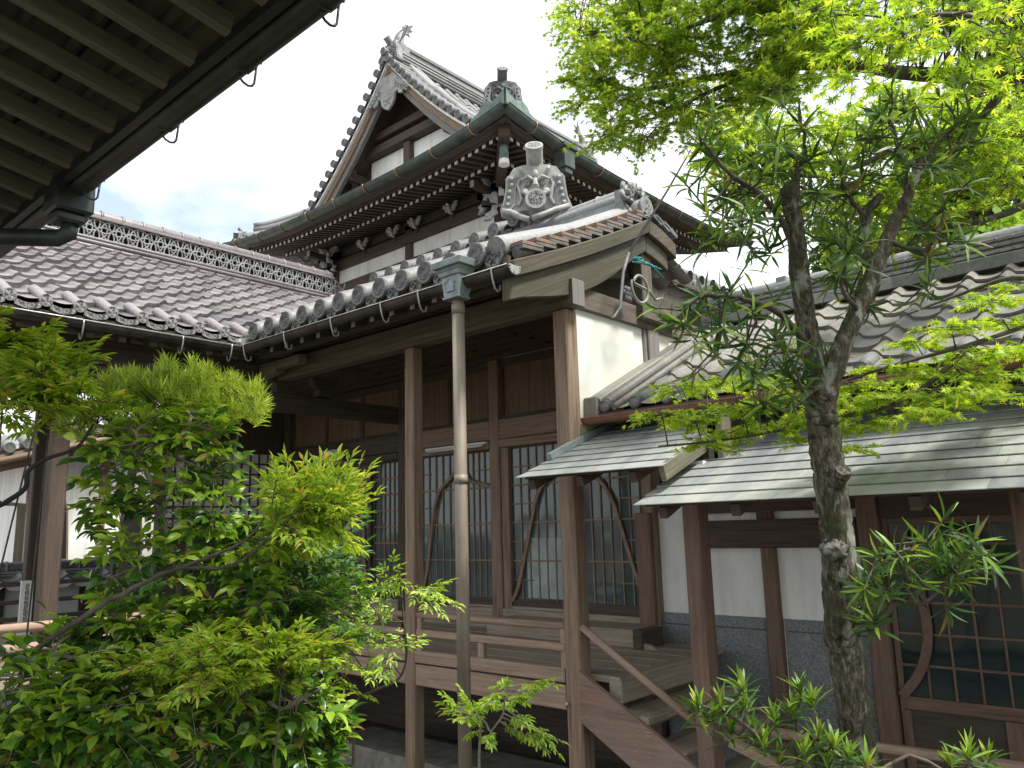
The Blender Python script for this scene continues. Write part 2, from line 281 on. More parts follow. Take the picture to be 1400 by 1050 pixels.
# ------------------------------------------------------------------ mesh building
WL = {}
def wloc(o): return WL.get(o.name, A(0, 0, 0))
class MB:
    def __init__(s): s.v = []; s.f = []; s.uv = []; s.sm = []; s.mi = []
    def add(s, vs, fs, L=None, smooth=False, mi=0, uvs=None):
        b = len(s.v); vs = [A(*p) for p in vs]; s.v += vs
        off = (random.random()*37, random.random()*37)
        if L is None: L = A(1, 0, 0)
        for k, f in enumerate(fs):
            s.f.append([b+i for i in f]); s.sm.append(smooth); s.mi.append(mi)
            if uvs is not None: s.uv += [tuple(q) for q in uvs[k]]; continue
            p = [vs[i] for i in f]
            n = np.cross(p[1]-p[0], p[2]-p[0]) if len(p) == 3 else np.cross(p[2]-p[0], p[3]-p[1])
            w = np.cross(n, L); lw = np.linalg.norm(w); Lu = L
            if lw < 0.2*np.linalg.norm(n)+1e-12:
                Lu = A(-L[1], L[0], 0) if abs(L[2]) < .9 else A(1, 0, 0)
                w = np.cross(n, Lu); lw = np.linalg.norm(w)
            w = w/(lw+1e-12)
            s.uv += [(off[0]+q@Lu, off[1]+q@w) for q in p]
        return s
    def box(s, lo, hi, L=None, mi=0):
        x0, y0, z0 = lo; x1, y1, z1 = hi
        vs = [(x0, y0, z0), (x1, y0, z0), (x1, y1, z0), (x0, y1, z0), (x0, y0, z1), (x1, y0, z1), (x1, y1, z1), (x0, y1, z1)]
        fs = [(0, 3, 2, 1), (4, 5, 6, 7), (0, 1, 5, 4), (1, 2, 6, 5), (2, 3, 7, 6), (3, 0, 4, 7)]
        if L is None:
            d = [abs(x1-x0), abs(y1-y0), abs(z1-z0)]; L = A(*[1. if i == int(np.argmax(d)) else 0. for i in range(3)])
        return s.add(vs, fs, L, False, mi)
    def beam(s, p, q, w, h, mi=0, up=None, mi_end=None):
        p = A(*p); q = A(*q); d = (q-p)/np.linalg.norm(q-p)
        u0 = Z3 if up is None else A(*up)
        if abs(d@u0) > .99: u0 = A(0, 1, 0)
        r = np.cross(d, u0); r /= np.linalg.norm(r); u = np.cross(r, d)
        vs = [c + r*a*w/2 + u*b*h/2 for c in (p, q) for a, b in ((-1, -1), (1, -1), (1, 1), (-1, 1))]
        s.add(vs, [(0, 1, 5, 4), (1, 2, 6, 5), (2, 3, 7, 6), (3, 0, 4, 7)], d, False, mi)
        return s.add(vs, [(3, 2, 1, 0), (4, 5, 6, 7)], d, False, mi if mi_end is None else mi_end)
    def tube(s, pts, rad, n=8, mi=0, cap=True, smooth=True, rough=0):
        pts = [A(*p) for p in pts]; m = len(pts)
        if not hasattr(rad, '__len__'): rad = [rad]*m
        tang = [pts[min(i+1, m-1)]-pts[max(i-1, 0)] for i in range(m)]
        tang = [t/(np.linalg.norm(t)+1e-9) for t in tang]
        ref = Z3 if abs(tang[0][2]) < .9 else A(1, 0, 0)
        r = np.cross(tang[0], ref); r /= np.linalg.norm(r)
        b = len(s.v); dist = 0; ds = []
        nz = np.zeros((m, n))
        if rough:
            q_ = rng.normal(size=(m, n)); base_ = rng.normal(size=n)
            for i in range(m): nz[i] = rough*(.5*base_+.5*(q_[i]+q_[max(i-1, 0)])*.7); base_ = base_*.85+.5*rng.normal(size=n)
        for i in range(m):
            r = r - tang[i]*(r@tang[i]); r /= np.linalg.norm(r)+1e-9; u = np.cross(r, tang[i])
            for k in range(n):
                a = 2*math.pi*k/n; s.v.append(pts[i] + rad[i]*(1+nz[i, k])*(r*math.cos(a)+u*math.sin(a)))
            if i: dist += np.linalg.norm(pts[i]-pts[i-1])
            ds.append(dist)
        o = random.random()*20; R0 = max(rad)
        for i in range(m-1):
            for k in range(n):
                k2 = (k+1) % n
                s.f.append([b+i*n+k, b+(i+1)*n+k, b+(i+1)*n+k2, b+i*n+k2]); s.sm.append(smooth); s.mi.append(mi)
                va, vb = o+k*2*math.pi*R0/n, o+(k+1)*2*math.pi*R0/n
                s.uv += [(ds[i]+o, va), (ds[i+1]+o, va), (ds[i+1]+o, vb), (ds[i]+o, vb)]
        if cap:
            for e, rev in ((0, False), (m-1, True)):
                idx = [b+e*n+k for k in range(n)]
                s.f.append(idx[::-1] if rev else idx); s.sm.append(False); s.mi.append(mi)
                s.uv += [(math.cos(2*math.pi*k/n)*R0+o, math.sin(2*math.pi*k/n)*R0) for k in range(n)]
        return s
    def prism(s, poly, O, U, V, W, t, mi=0, L=None):
        """polygon in plane O + a*U + b*V, extruded t along W"""
        O, U, V, W = A(*O), A(*U), A(*V), A(*W); n = len(poly)
        a = [O+U*p[0]+V*p[1] for p in poly]; c = [p+W*t for p in a]
        fs = [tuple(range(n))[::-1], tuple(range(n, 2*n))] + [(i, (i+1) % n, n+(i+1) % n, n+i) for i in range(n)]
        return s.add(a+c, fs, L if L is not None else U, False, mi)
    def disc(s, c, ax, r, n=16, mi=0):
        c = A(*c); ax = A(*ax)/np.linalg.norm(ax); ref = Z3 if abs(ax[2]) < .9 else A(1, 0, 0)
        u = np.cross(ref, ax); u /= np.linalg.norm(u); v = np.cross(ax, u)
        return s.add([c+r*(u*math.cos(2*math.pi*k/n)+v*math.sin(2*math.pi*k/n)) for k in range(n)], [tuple(range(n))], u, False, mi)
    def grid(s, P, UV, smooth=True, mi=0, flip=False):
        nu, nv = P.shape[:2]; b = len(s.v); s.v += list(P.reshape(-1, 3))
        for i in range(nu-1):
            for j in range(nv-1):
                q = [(i, j), (i+1, j), (i+1, j+1), (i, j+1)]
                if flip: q = q[::-1]
                s.f.append([b+x*nv+y for x, y in q]); s.sm.append(smooth); s.mi.append(mi); s.uv += [tuple(UV[x, y]) for x, y in q]
        return s
    def ball(s, c, r, n=8, m=5, mi=0, sc=(1, 1, 1)):
        c = A(*c); b = len(s.v)
        P = np.zeros((n+1, m+1, 3)); UV = np.zeros((n+1, m+1, 2))
        for i in range(n+1):
            for j in range(m+1):
                th = 2*math.pi*i/n; ph = math.pi*j/m
                P[i, j] = c + r*A(math.sin(ph)*math.cos(th)*sc[0], math.sin(ph)*math.sin(th)*sc[1], -math.cos(ph)*sc[2]); UV[i, j] = (i/n, j/m)
        return s.grid(P, UV, True, mi)
    def build(s, name, mats, parent=None, bevel=0, loc=None, sharp=None):
        me = bpy.data.meshes.new(name)
        base = wloc(parent) if parent is not None else (A(*loc) if loc is not None else A(0, 0, 0))
        V = np.array(s.v)-base
        me.from_pydata(V.tolist(), [], s.f)
        if not isinstance(mats, (list, tuple)): mats = [mats]
        for m in mats: me.materials.append(MATS[m])
        me.polygons.foreach_set('use_smooth', s.sm); me.polygons.foreach_set('material_index', s.mi)
        ul = me.uv_layers.new(name='UVMap'); ul.data.foreach_set('uv', np.array(s.uv, dtype=np.float32).ravel())
        me.validate(); me.update()
        if sharp: me.set_sharp_from_angle(angle=math.radians(sharp))
        o = bpy.data.objects.new(name, me); col.objects.link(o)
        if parent is not None:
            o.parent = parent; WL[o.name] = wloc(parent)
        elif loc is not None: o.location = loc; WL[o.name] = base
        if bevel:
            bv = o.modifiers.new('bevel', 'BEVEL'); bv.width = bevel; bv.segments = 1; bv.limit_method = 'ANGLE'; bv.angle_limit = math.radians(50)
        return o
def tag(o, label, cat, group=None, kind=None):
    if label: o['label'] = label
    if cat: o['category'] = cat
    if group: o['group'] = group
    if kind: o['kind'] = kind
    return o
def thing(name, label, cat, loc, group=None):
    o = bpy.data.objects.new(name, None); col.objects.link(o); o.location = loc; o.empty_display_size = .2; WL[o.name] = A(*loc)
    return tag(o, label, cat, group)
def inst(src, name, parent, wl_, rotz=None):
    """a copy of a part built round the origin"""
    o = src.copy(); o.name = name; col.objects.link(o); o.parent = parent
    o.location = A(*wl_)-wloc(parent)
    if rotz is not None: o.rotation_euler = (0, 0, rotz)
    return o
def proto(mb, name, mats, bevel=0, sharp=None):
    o = mb.build(name, mats, bevel=bevel, sharp=sharp); col.objects.unlink(o); return o

# ------------------------------------------------------------------ tiled roofs
def s_profile(n=10):     # wavy pantile: (fraction, height)
    return [(k/n*0.36, .05*math.sin(math.pi*k/n)) for k in range(n)] + [(0.36+k/n*0.64, -.016*math.sin(math.pi*k/n)) for k in range(n)]
def roll_profile(n=8, r=.075, pitch=.31):
    fr = 2*r/pitch
    return [(fr*(1-math.cos(math.pi*k/n))/2, r*math.sin(math.pi*k/n)) for k in range(n)] + [(fr+(1-fr)*k/4, -.035*math.sin(math.pi*k/4)) for k in range(4)]
def tile_patch(mb, P, u0, u1, tmax, pitch, course, prof, lip=.024, jit=.006, flip=False, mi=0):
    """P(u, t)->(n,3) arrays; u along the eave, t up the slope; tmax(u) -> length of slope"""
    nt_ = int(round((u1-u0)/pitch)); us = []; hs = []
    for k in range(nt_):
        for f, h in prof: us.append(u0+(k+f)*pitch); hs.append(h)
    us.append(u0+nt_*pitch); hs.append(prof[0][1]); us = np.array(us); hs = np.array(hs)
    T = tmax(us); M = float(T.max()); nc = max(1, int(math.ceil(M/course)))
    ts = []; lf = []
    for c in range(nc):
        ts += [c*course, min((c+1)*course, M)-1e-4]; lf += [lip, 0.0]
    ts = np.array(ts); lf = np.array(lf)
    UU = np.repeat(us[:, None], len(ts), 1); TT = np.minimum(np.repeat(ts[None], len(us), 0), T[:, None])
    e = 1e-3
    p = P(UU, TT); n = np.cross(P(UU+e, TT)-p, P(UU, TT+e)-p); n /= np.linalg.norm(n, axis=2)[..., None]+1e-12
    n *= np.where(n[..., 2:3] < 0, -1, 1)
    ti = np.floor((UU-u0)/pitch-1e-6).astype(int).clip(0); ci = (np.arange(len(ts))//2)[None].repeat(len(us), 0)
    J = rng.normal(size=(nt_+2, nc+1))*jit
    Q = p + n*(hs[:, None]+lf[None]+J[ti, ci])[..., None]
    mid = (ts+np.where(np.arange(len(ts)) % 2 == 0, 1e-3, -1e-3))
    UV = np.stack([(UU-u0)/pitch, np.repeat((mid/course)[None], len(us), 0)], -1)
    return mb.grid(Q, UV, True, mi, flip)

def disc_tile(r=.088, L=.34, slope=.42):
    """round end tile: tube running back (+Y, rising) and a rimmed face with raised crest, facing -Y, at the origin"""
    mb = MB(); s = slope
    mb.tube([(0, 0, 0), (0, L, L*s)], r, 16, 0, True)
    mb.tube([(0, -.022, 0), (0, .004, 0)], r*1.04, 20, 0, True)
    n = 20
    ring = [(0.98, -.030), (0.80, -.030), (0.74, -.020)]
    for k in range(n):
        a0, a1 = 2*math.pi*k/n, 2*math.pi*(k+1)/n
        for (ra, ya), (rb, yb) in zip(ring[:-1], ring[1:]):
            mb.add([(r*ra*math.cos(a0), ya, r*ra*math.sin(a0)), (r*ra*math.cos(a1), ya, r*ra*math.sin(a1)), (r*rb*math.cos(a1), yb, r*rb*math.sin(a1)), (r*rb*math.cos(a0), yb, r*rb*math.sin(a0))], [(0, 1, 2, 3)])
        mb.add([(r*1.04*math.cos(a0), -.022, r*1.04*math.sin(a0)), (r*1.04*math.cos(a1), -.022, r*1.04*math.sin(a1)), (r*.98*math.cos(a1), -.030, r*.98*math.sin(a1)), (r*.98*math.cos(a0), -.030, r*.98*math.sin(a0))], [(0, 1, 2, 3)])
    mb.disc((0, -.0235, 0), (0, -1, 0), r*.74, 20, 1)
    rr = random.Random(3)
    for k in range(3):      # raised coils of the crest
        a0 = k*2.1; pts = []
        for j in range(9):
            t = j/8; rad = r*(.62-.45*t); a = a0+t*3.6
            pts.append((rad*math.cos(a), -.026, rad*math.sin(a)))
        mb.tube(pts, [.006*(1-.5*j/8) for j in range(9)], 5, 0)
    for k in range(12):
        a = k*math.pi/6; mb.ball((r*.66*math.cos(a), -.025, r*.66*math.sin(a)), .005, 5, 4, 0)
    return mb
def pan_tile(w=.31, r=.088, depth=.075):
    """hanging crescent of the flat eave tile, between two rolls, facing -Y, origin midway at roll height"""
    mb = MB(); n = 10; W = w/2-r*.55; up = []; lo = []
    for k in range(n+1):
        x = -W+2*W*k/n; c = (x/W)**2
        up.append((x, .03-.085*(1-c)*1.0)); lo.append((x*.97, .03-.085*(1-c)-depth*(1-.72*c*c)))
    mb.prism(up[::-1]+lo, (0, -.012, -.03), (1, 0, 0), (0, 0, 1), (0, 1, 0), .03, 0)
    mb.prism([(p[0]*.94, p[1]-.012) for p in up[::-1]]+[(p[0]*.94, p[1]+.014) for p in lo], (0, -.0145, -.03), (1, 0, 0), (0, 0, 1), (0, 1, 0), .003, 1)
    # concave top of the tile running back
    P = np.zeros((n+1, 2, 3)); UV = np.zeros((n+1, 2, 2))
    for k in range(n+1):
        P[k, 0] = (up[k][0], 0, up[k][1]-.03); P[k, 1] = (up[k][0], .34, up[k][1]-.03+.34*.42)
    mb.grid(P, UV, True, 0)
    return mb

# ------------------------------------------------------------------ ground
g = MB(); S = 900
P = np.zeros((41, 41, 3)); UV = np.zeros((41, 41, 2)); lin = np.sign(np.linspace(-1, 1, 41))*np.abs(np.linspace(-1, 1, 41))**3*S
for i in range(41):
    for j in range(41):
        P[i, j] = (lin[i]-4, lin[j]+4, GZ + (0.03*rng.normal() if max(abs(lin[i]), abs(lin[j])) < 14 else 0)); UV[i, j] = P[i, j, :2]
g.grid(P, UV); tag(g.build('ground', 'earth'), None, None, kind='structure')

# ------------------------------------------------------------------ main hall
XL, XR, YE, YB = -16.35, -7.80, 8.80, 17.4
XM = (XL+XR)/2; HW = (XR-XL)/2; HL = (YB-YE)/2; YM = (YE+YB)/2
ZE = 6.40
gsl = lambda t: .45*t+.09*t*t
def rise(s, t): return .25*np.abs(s)**3*np.maximum(0, 1-t/2.4)
def Pfront(u, t): return np.stack([u, YE+t, ZE+gsl(t)+rise((u-XM)/HW, t)], -1)
def Pright(u, t): return np.stack([XR-t, u, ZE+gsl(t)+rise((u-YM)/HL, t)], -1)
def Pleft(u, t): return np.stack([XL+t, u, ZE+gsl(t)+rise((u-YM)/HL, t)], -1)
hall = thing('temple_hall', 'tall temple hall with gabled tile roof, white tipped rafters and green copper gutters', 'temple hall', (XM, 12.5, GZ))
PIT = .305; rp = roll_profile(7, .072, PIT)
m = MB(); skirt = 1.5
tile_patch(m, Pfront, XL+.02, XL+.02+PIT*28, lambda u: np.clip(np.minimum(u-XL, XR-u), .02, skirt), PIT, .3, rp, .01)
m.build('front_roof', 'tile_grey', hall, sharp=50)
m = MB()
tile_patch(m, Pright, YE+.02, YE+.02+PIT*28, lambda u: np.clip(np.minimum(u-YE, YB-u), .02, skirt), PIT, .3, rp, .01)
GY0, GY1 = 9.86, 17.2
tile_patch(m, lambda u, t: Pright(u, t+1.35), GY0, GY0+PIT*24, lambda u: 0*u+HW-1.35-.03, PIT, .3, rp, .01)
m.build('side_roof', 'tile_grey', hall, sharp=50)
m = MB()
tile_patch(m, Pleft, YE+.02, YE+.02+PIT*28, lambda u: np.clip(np.minimum(u-YE, YB-u), .02, skirt), PIT, .3, rp, .01)
tile_patch(m, lambda u, t: Pleft(u, t+1.35), GY0, GY0+PIT*24, lambda u: 0*u+HW-1.35-.03, PIT, .3, rp, .01)
m.build('side_roof', 'tile_grey', hall, sharp=50)
# round end tiles along the front and right eaves
dt = proto(disc_tile(.082, .3, .35), 'eave_tile', ['tile_cap', 'clay_dark'], sharp=40)
for k in range(28):
    u = XL+.02+(k+.236)*PIT; z = ZE+float(rise((u-XM)/HW, 0))+.03
    inst(dt, 'eave_tile', hall, (u, YE-.01, z))
for k in range(28):
    u = YE+.02+(k+.236)*PIT; z = ZE+float(rise((u-YM)/HL, 0))+.03
    inst(dt, 'eave_tile', hall, (XR+.01, u, z), math.pi/2)
# copper gutters following the curve of the eaves
def half_gutter(mb, path, out, r, mi=0, n=9):
    """half round trough; path points = centre of the rim, out = outward horizontal dir"""
    out = A(*out); k = len(path)
    for rr, fl in ((r, False), (r*.9, True)):
        P = np.zeros((k, n+1, 3)); UV = np.zeros((k, n+1, 2))
        for i, p in enumerate(path):
            for j in range(n+1):
                a = math.pi*j/n; P[i, j] = A(*p)+out*rr*math.cos(a)-Z3*rr*math.sin(a); UV[i, j] = (i, j*.05)
        mb.grid(P, UV, True, mi, fl)
    for e in (0, k-1):
        p = A(*path[e]); mb.add([p+out*r*math.cos(math.pi*j/n)-Z3*r*math.sin(math.pi*j/n) for j in range(n+1)], [tuple(range(n+1))], None, False, mi)
    mb.tube([A(*p)+out*r for p in path], .008, 6, mi)
fs = np.linspace(XL-.05, XR+.12, 40)
gp = [(x, YE-.10, ZE-.03+float(rise((x-XM)/HW, 0))) for x in fs]
m = MB(); half_gutter(m, gp, (0, -1, 0), .115); gut = m.build('copper_gutter', 'copper', hall, sharp=60)
def straps(xs, f, parent, ax):
    for s in xs:
        c, out = f(s); m = MB(); pts = [c+out*.125*math.cos(a)-Z3*.125*math.sin(a) for a in np.linspace(-.15, math.pi+.1, 10)]
        m.tube(pts, .012, 5); m.build('gutter_strap', 'copper_strap', parent)
straps(np.arange(XL+.5, XR, .93), lambda s: (A(s, YE-.10, ZE-.03+float(rise((s-XM)/HW, 0))), A(0, -1, 0)), gut, 0)
gs = np.linspace(YE-.12, YB+.05, 40)
gp = [(XR+.10, y, ZE-.03+float(rise((y-YM)/HL, 0))) for y in gs]
m = MB(); half_gutter(m, gp, (1, 0, 0), .115); gut2 = m.build('copper_gutter', 'copper', hall, sharp=60)
straps(np.arange(YE+.55, YB, .93), lambda s: (A(XR+.10, s, ZE-.03+float(rise((s-YM)/HL, 0))), A(1, 0, 0)), gut2, 1)
m = MB()     # rain box on the right gutter
m.box((XR+.0, 10.05, ZE-.36), (XR+.24, 10.33, ZE-.02)); m.box((XR-.03, 10.0, ZE-.02), (XR+.28, 10.38, ZE+.06)); m.box((XR+.03, 10.09, ZE-.46), (XR+.21, 10.29, ZE-.36))
m.build('rain_box', 'copper', hall, bevel=.01)
m = MB()     # left corner bend of the gutter
m.tube([(XL+.75, YE-.02, ZE-.05), (XL+.75, YE+.1, ZE-.3), (XL+.95, YE+.5, ZE-.42), (XL+1.25, YE+1.2, ZE-.75)], .07, 8); m.build('rain_pipe', 'copper', hall)
# green copper cap on the near corner
zc = ZE+.25
m = MB()
prof = [(0, -.10), (.12, -.04), (.26, -.02), (.36, .0), (.5, .06), (.62, .03), (.74, .02), (.80, -.03), (.80, -.13), (.02, -.16)]
cap = lambda q: [(a, b*.9) for a, b in q]
scal = [(0, .20), (.05, .17), (.18, .10), (.30, .07), (.34, .12), (.44, .14), (.55, .10), (.60, .02), (.70, .0), (.78, -.06), (.9, -.1), (.9, -.14), (0, -.08)]
m.prism(scal, (XR+.20, YE-.20, zc+.05), (-1, 0, -.09), Z3, (0, 1, 0), .03)
m.prism(scal, (XR+.20, YE-.20, zc+.05), (0, 1, -.09), Z3, (-1, 0, 0), .03)
m.build('corner_cap', 'verdigris', hall, bevel=.006)
# rafters: two tiers with white painted ends
def rafter_mb(L, w, h, slope):
    m = MB(); m.beam((0, 0, 0), (0, L, L*slope), w, h, 0); s = 1.06
    m.add([(-w/2*s, -.003, -h/2*s), (w/2*s, -.003, -h/2*s), (w/2*s, -.003, h/2*s), (-w/2*s, -.003, h/2*s)], [(0, 1, 2, 3)], None, False, 1); return m
r1 = proto(rafter_mb(1.3, .075, .09, .2), 'rafter', ['wood_brown', 'white_paint'])
r2 = proto(rafter_mb(1.1, .08, .095, .26), 'rafter', ['wood_brown', 'white_paint'])
RS = .168; cnt = 0; rest = MB()
for k in range(49):
    x = XL+.25+k*RS
    z = float(rise((x-XM)/HW, 0))
    inst(r1, 'rafter', hall, (x, YE+.28, ZE-.15+z*.95)); cnt += 1
    if XL+.8 < x < XR-.85: inst(r2, 'rafter', hall, (x, YE+.86, ZE-.09+z*.6)); cnt += 1
for k in range(48):
    y = YE+.30+k*RS; z = float(rise((y-YM)/HL, 0))
    for dx, dz, r, ok in ((.28, -.15, r1, True), (.86, -.09, r2, YE+.9 < y < YB-.9)):
        if not ok: continue
        p = (XR-dx, y, ZE+dz+z*(.95 if r is r1 else .6))
        if cnt < 100: inst(r, 'rafter', hall, p, math.pi/2); cnt += 1
        else:
            w, h, L, sl = (.075, .09, 1.3, .2) if r is r1 else (.08, .095, 1.1, .26)
            rest.beam(p, (p[0]-L, p[1], p[2]+L*sl), w, h, 0); s = .53
            rest.add([(p[0]+.003, p[1]+a*w*s, p[2]+b*h*s) for a, b in ((-1, -1), (1, -1), (1, 1), (-1, 1))], [(0, 1, 2, 3)], None, False, 1)
tag(rest.build('rafter', ['wood_brown', 'white_paint'], hall), None, None, kind='stuff')
m = MB()      # boards under the tiles
for P_, u0, u1, ln in ((Pfront, XL, XR, 0), (Pright, YE, YB, 1)):
    us = np.linspace(u0, u1, 30); G = np.zeros((30, 4, 3)); UVg = np.zeros((30, 4, 2))
    for j, (t, dz) in enumerate(((.05, -.06), (.25, -.10), (.9, .03), (2.0, .30))):
        for i, u in enumerate(us):
            tt = min(t, u-u0+.02, u1-u+.02); q = P_(np.array([[u]]), np.array([[tt]]))[0, 0]; z = ZE+dz+float(rise((u-(u0+u1)/2)/((u1-u0)/2), 0))*.95
            G[i, j] = (q[0], q[1], z); UVg[i, j] = (u, t*.4)
    m.grid(G, UVg, False)
m.build('eave_board', 'wood_dark', hall)
# fascia strips that carry the rafter ends
for dd, dz, k_ in ((.12, -.10, .97), (.72, -.02, .62)):
    mf, mr = MB(), MB()
    for i in range(len(fs)-1):
        a = (fs[i], YE+dd+.12, ZE+dz+float(rise((fs[i]-XM)/HW, 0))*k_); b = (fs[i+1], YE+dd+.12, ZE+dz+float(rise((fs[i+1]-XM)/HW, 0))*k_)
        if a[0] > XL+dd+.1 and b[0] < XR-dd-.1: mf.beam(a, b, .05, .05)
        a = (XR-dd-.12, gs[i], ZE+dz+float(rise((gs[i]-YM)/HL, 0))*k_); b = (XR-dd-.12, gs[i+1], ZE+dz+float(rise((gs[i+1]-YM)/HL, 0))*k_)
        if a[1] > YE+dd+.1 and b[1] < YB-dd-.1: mr.beam(a, b, .05, .05)
    mf.build('fascia', 'wood_brown', hall); mr.build('fascia', 'wood_brown', hall)
# diagonal corner beam with its little bronze bell cap
m = MB(); m.beam((XR-.16, YE+.16, zc-.20), (XR-1.8, YE+1.8, zc-.10), .19, .26); cb = m.build('corner_beam', 'wood_brown', hall, bevel=.01)
m = MB(); m.beam((XR-.62, YE+.62, zc-.42), (XR-1.8, YE+1.8, zc-.30), .16, .2)
m.build('corner_beam', 'wood_brown', hall, bevel=.01)
m = MB(); bx, by = XR-.36, YE+.36
m.tube([(bx, by, zc-.34), (bx, by, zc-.40), (bx, by, zc-.62)], [.03, .075, .085], 10, 0); m.tube([(bx, by, zc-.62), (bx, by, zc-.72)], [.085, .095], 10, 1)
m.build('wind_bell', ['verdigris', 'white_paint'], hall)
# walls
YW, XWR, XWL = 10.5, -9.5, -14.65
m = MB(); m.box((XWL+.05, YW+.03, GZ), (XWR-.05, 15.7, 7.0)); m.build('wall', 'wood_dark', hall)
for x, y in ((XWL, YW+.06), (XM, YW+.06), (XWR, YW+.06), (XWR, 12.9), (XWR, 15.5)):
    m = MB(); m.box((x-.11, y-.11, 4.2), (x+.11, y+.11, 6.35), Z3); m.build('post', 'wood_brown', hall, bevel=.01)
for a, b in ((XWL+.11, XM-.11), (XM+.11, XWR-.11)):
    m = MB(); m.box((a, YW+.005, 5.50), (b, YW+.028, 5.94)); m.build('plaster_panel', 'plaster', hall)
m = MB(); m.box((XWR-.028, YW+.2, 5.50), (XWR+.0, 12.79, 5.94)); m.build('plaster_panel', 'plaster', hall)
m = MB()
for z0, z1, d in ((5.36, 5.60, .07), (5.94, 6.16, .09), (6.24, 6.42, .05), (6.62, 6.8, .30)):
    m.box((XWL-.3, YW-d, z0), (XWR+.3, YW+.02, z1)); m.box((XWR-.02, YW+.25, z0), (XWR+d, 15.6, z1))
m.build('tie_beam', 'wood_brown', hall, bevel=.008)
# carved white brackets
nose = [(0, 0), (.05, .09), (.02, .17), (.10, .22), (.16, .30), (.26, .32), (.20, .24), (.25, .20), (.14, .12), (.12, .02)]
def bracket(x, y, z, outd, sc=1.0, full=False):
    sc *= .95 if full else .72
    o = A(*outd); side = A(-o[1], o[0], 0); m = MB()
    c = A(x, y, z)
    m.beam(c-Z3*.12, c+Z3*.30, .10*sc, .10*sc, 0, up=o)
    for s in (-1, 1):
        m.prism([(p[0]*sc*s, p[1]*sc*.9) for p in nose], c+o*.06+side*s*.05+Z3*.0, side, Z3, o, .06, 1)
    m.prism([(p[0]*sc, p[1]*sc) for p in nose], c-side*.03+o*.05-Z3*.05, o, Z3, side, .06, 1)
    if full:
        for s in (-1, 1):
            m.prism([(p[0]*sc*s, -p[1]*sc*.9) for p in nose], c+o*.08+side*s*.02-Z3*.03, side, Z3, o, .07, 1)
            m.beam(c+o*.05-side*.32*sc+Z3*.02, c+o*.05+side*.32*sc+Z3*.02, .09, .10, 0)
        m.beam(c-o*.1-Z3*.02, c+o*.62-Z3*.0, .10, .13, 0, mi_end=1)
    return m.build('bracket', ['wood_brown', 'clay_white'], hall)
for x in (-13.45, -12.42, -11.72, -10.65): bracket(x, YW-.10, 6.20, (0, -1, 0), .8)
q = .7071
bracket(XWR+.02, YW-.14, 6.22, (0, -1, 0), 1.25, True); bracket(XWR+.14, YW-.0, 6.22, (1, 0, 0), 1.25, True); bracket(XWR+.1, YW-.1, 5.96, (q, -q, 0), 1.15, True)
bracket(XWL-.02, YW-.14, 6.22, (0, -1, 0), 1.25, True); bracket(XWL+.02, YW-.1, 5.96, (-q, -q, 0), 1.15, True)
for y in (11.6, 12.9, 14.2): bracket(XWR+.1, y, 6.20, (1, 0, 0), .8)
# front gable
GYF = 10.02
zr = lambda x: ZE+gsl(np.minimum(XR-x, x-XL))
def gable_strip(mb, off0, off1, y0, y1, t0=1.35, mi=0, tip=.0):
    for sgn in (1, -1):
        ts = np.linspace(t0, HW, 26); base = len(mb.v); P = []
        for t in ts:
            x = XR-t if sgn > 0 else XL+t; z = ZE+gsl(t)
            P.append([(x, y0, z-off0), (x, y0, z-off1), (x, y1, z-off1), (x, y1, z-off0)])
        for i in range(len(ts)-1):
            a, b = P[i], P[i+1]; d = A(*b[0])-A(*a[0]); d /= np.linalg.norm(d)
            mb.add(a+b, [(0, 1, 5, 4), (1, 2, 6, 5), (2, 3, 7, 6), (3, 0, 4, 7)], d, False, mi)
m = MB(); gable_strip(m, .06, .12, GYF-.14, GYF+.3); m.build('verge_board', 'white_paint', hall)
for nm, a, b, y0, y1, mt in (('bargeboard', .12, .30, GYF-.08, GYF, 'wood_pillar'), ('bargeboard', .27, .48, GYF-.04, GYF+.05, 'wood_weather')):
    m = MB(); gable_strip(m, a, b, y0, y1, 1.45); m.build(nm, mt, hall)
m = MB(); gable_strip(m, .12, .22, GYF+.05, 10.6, 1.45); m.build('verge_soffit', 'wood_brown', hall)
m = MB()
xs = np.linspace(XL+1.5, XR-1.5, 31); top = [(x, float(zr(x))-.2) for x in xs]
m.prism([(XR-1.5, 6.9), *[(x, z) for x, z in top[::-1]], (XL+1.5, 6.9)], (0, 10.58, 0), (1, 0, 0), Z3, (0, 1, 0), .05); m.build('gable_wall', 'wood_dark', hall)
for x0, x1 in ((XM-1.35, XM-.10), (XM+.10, XM+1.45)):
    m = MB(); m.box((x0, 10.54, 7.32), (x1, 10.575, 8.24)); m.build('plaster_panel', 'plaster', hall)
m = MB(); m.box((XM-2.3, 10.36, 7.16), (XM+2.3, 10.56, 7.32)); m.box((XM-1.6, 10.34, 8.26), (XM+1.6, 10.56, 8.46)); m.box((XM-.95, 10.30, 8.55), (XM+.95, 10.5, 8.72)); m.box((XM-.1, 10.40, 7.32), (XM+.1, 10.56, 8.25), Z3)
for s in (-1, 1): m.beam((XM+s*1.62, 10.05, 7.86), (XM+s*1.62, 10.6, 7.86), .18, .2); m.beam((XM+s*1.45, 10.1, 7.98), (XM+s*1.75, 10.4, 7.7), .14, .14)
m.build('gable_beam', 'wood_brown', hall, bevel=.01)
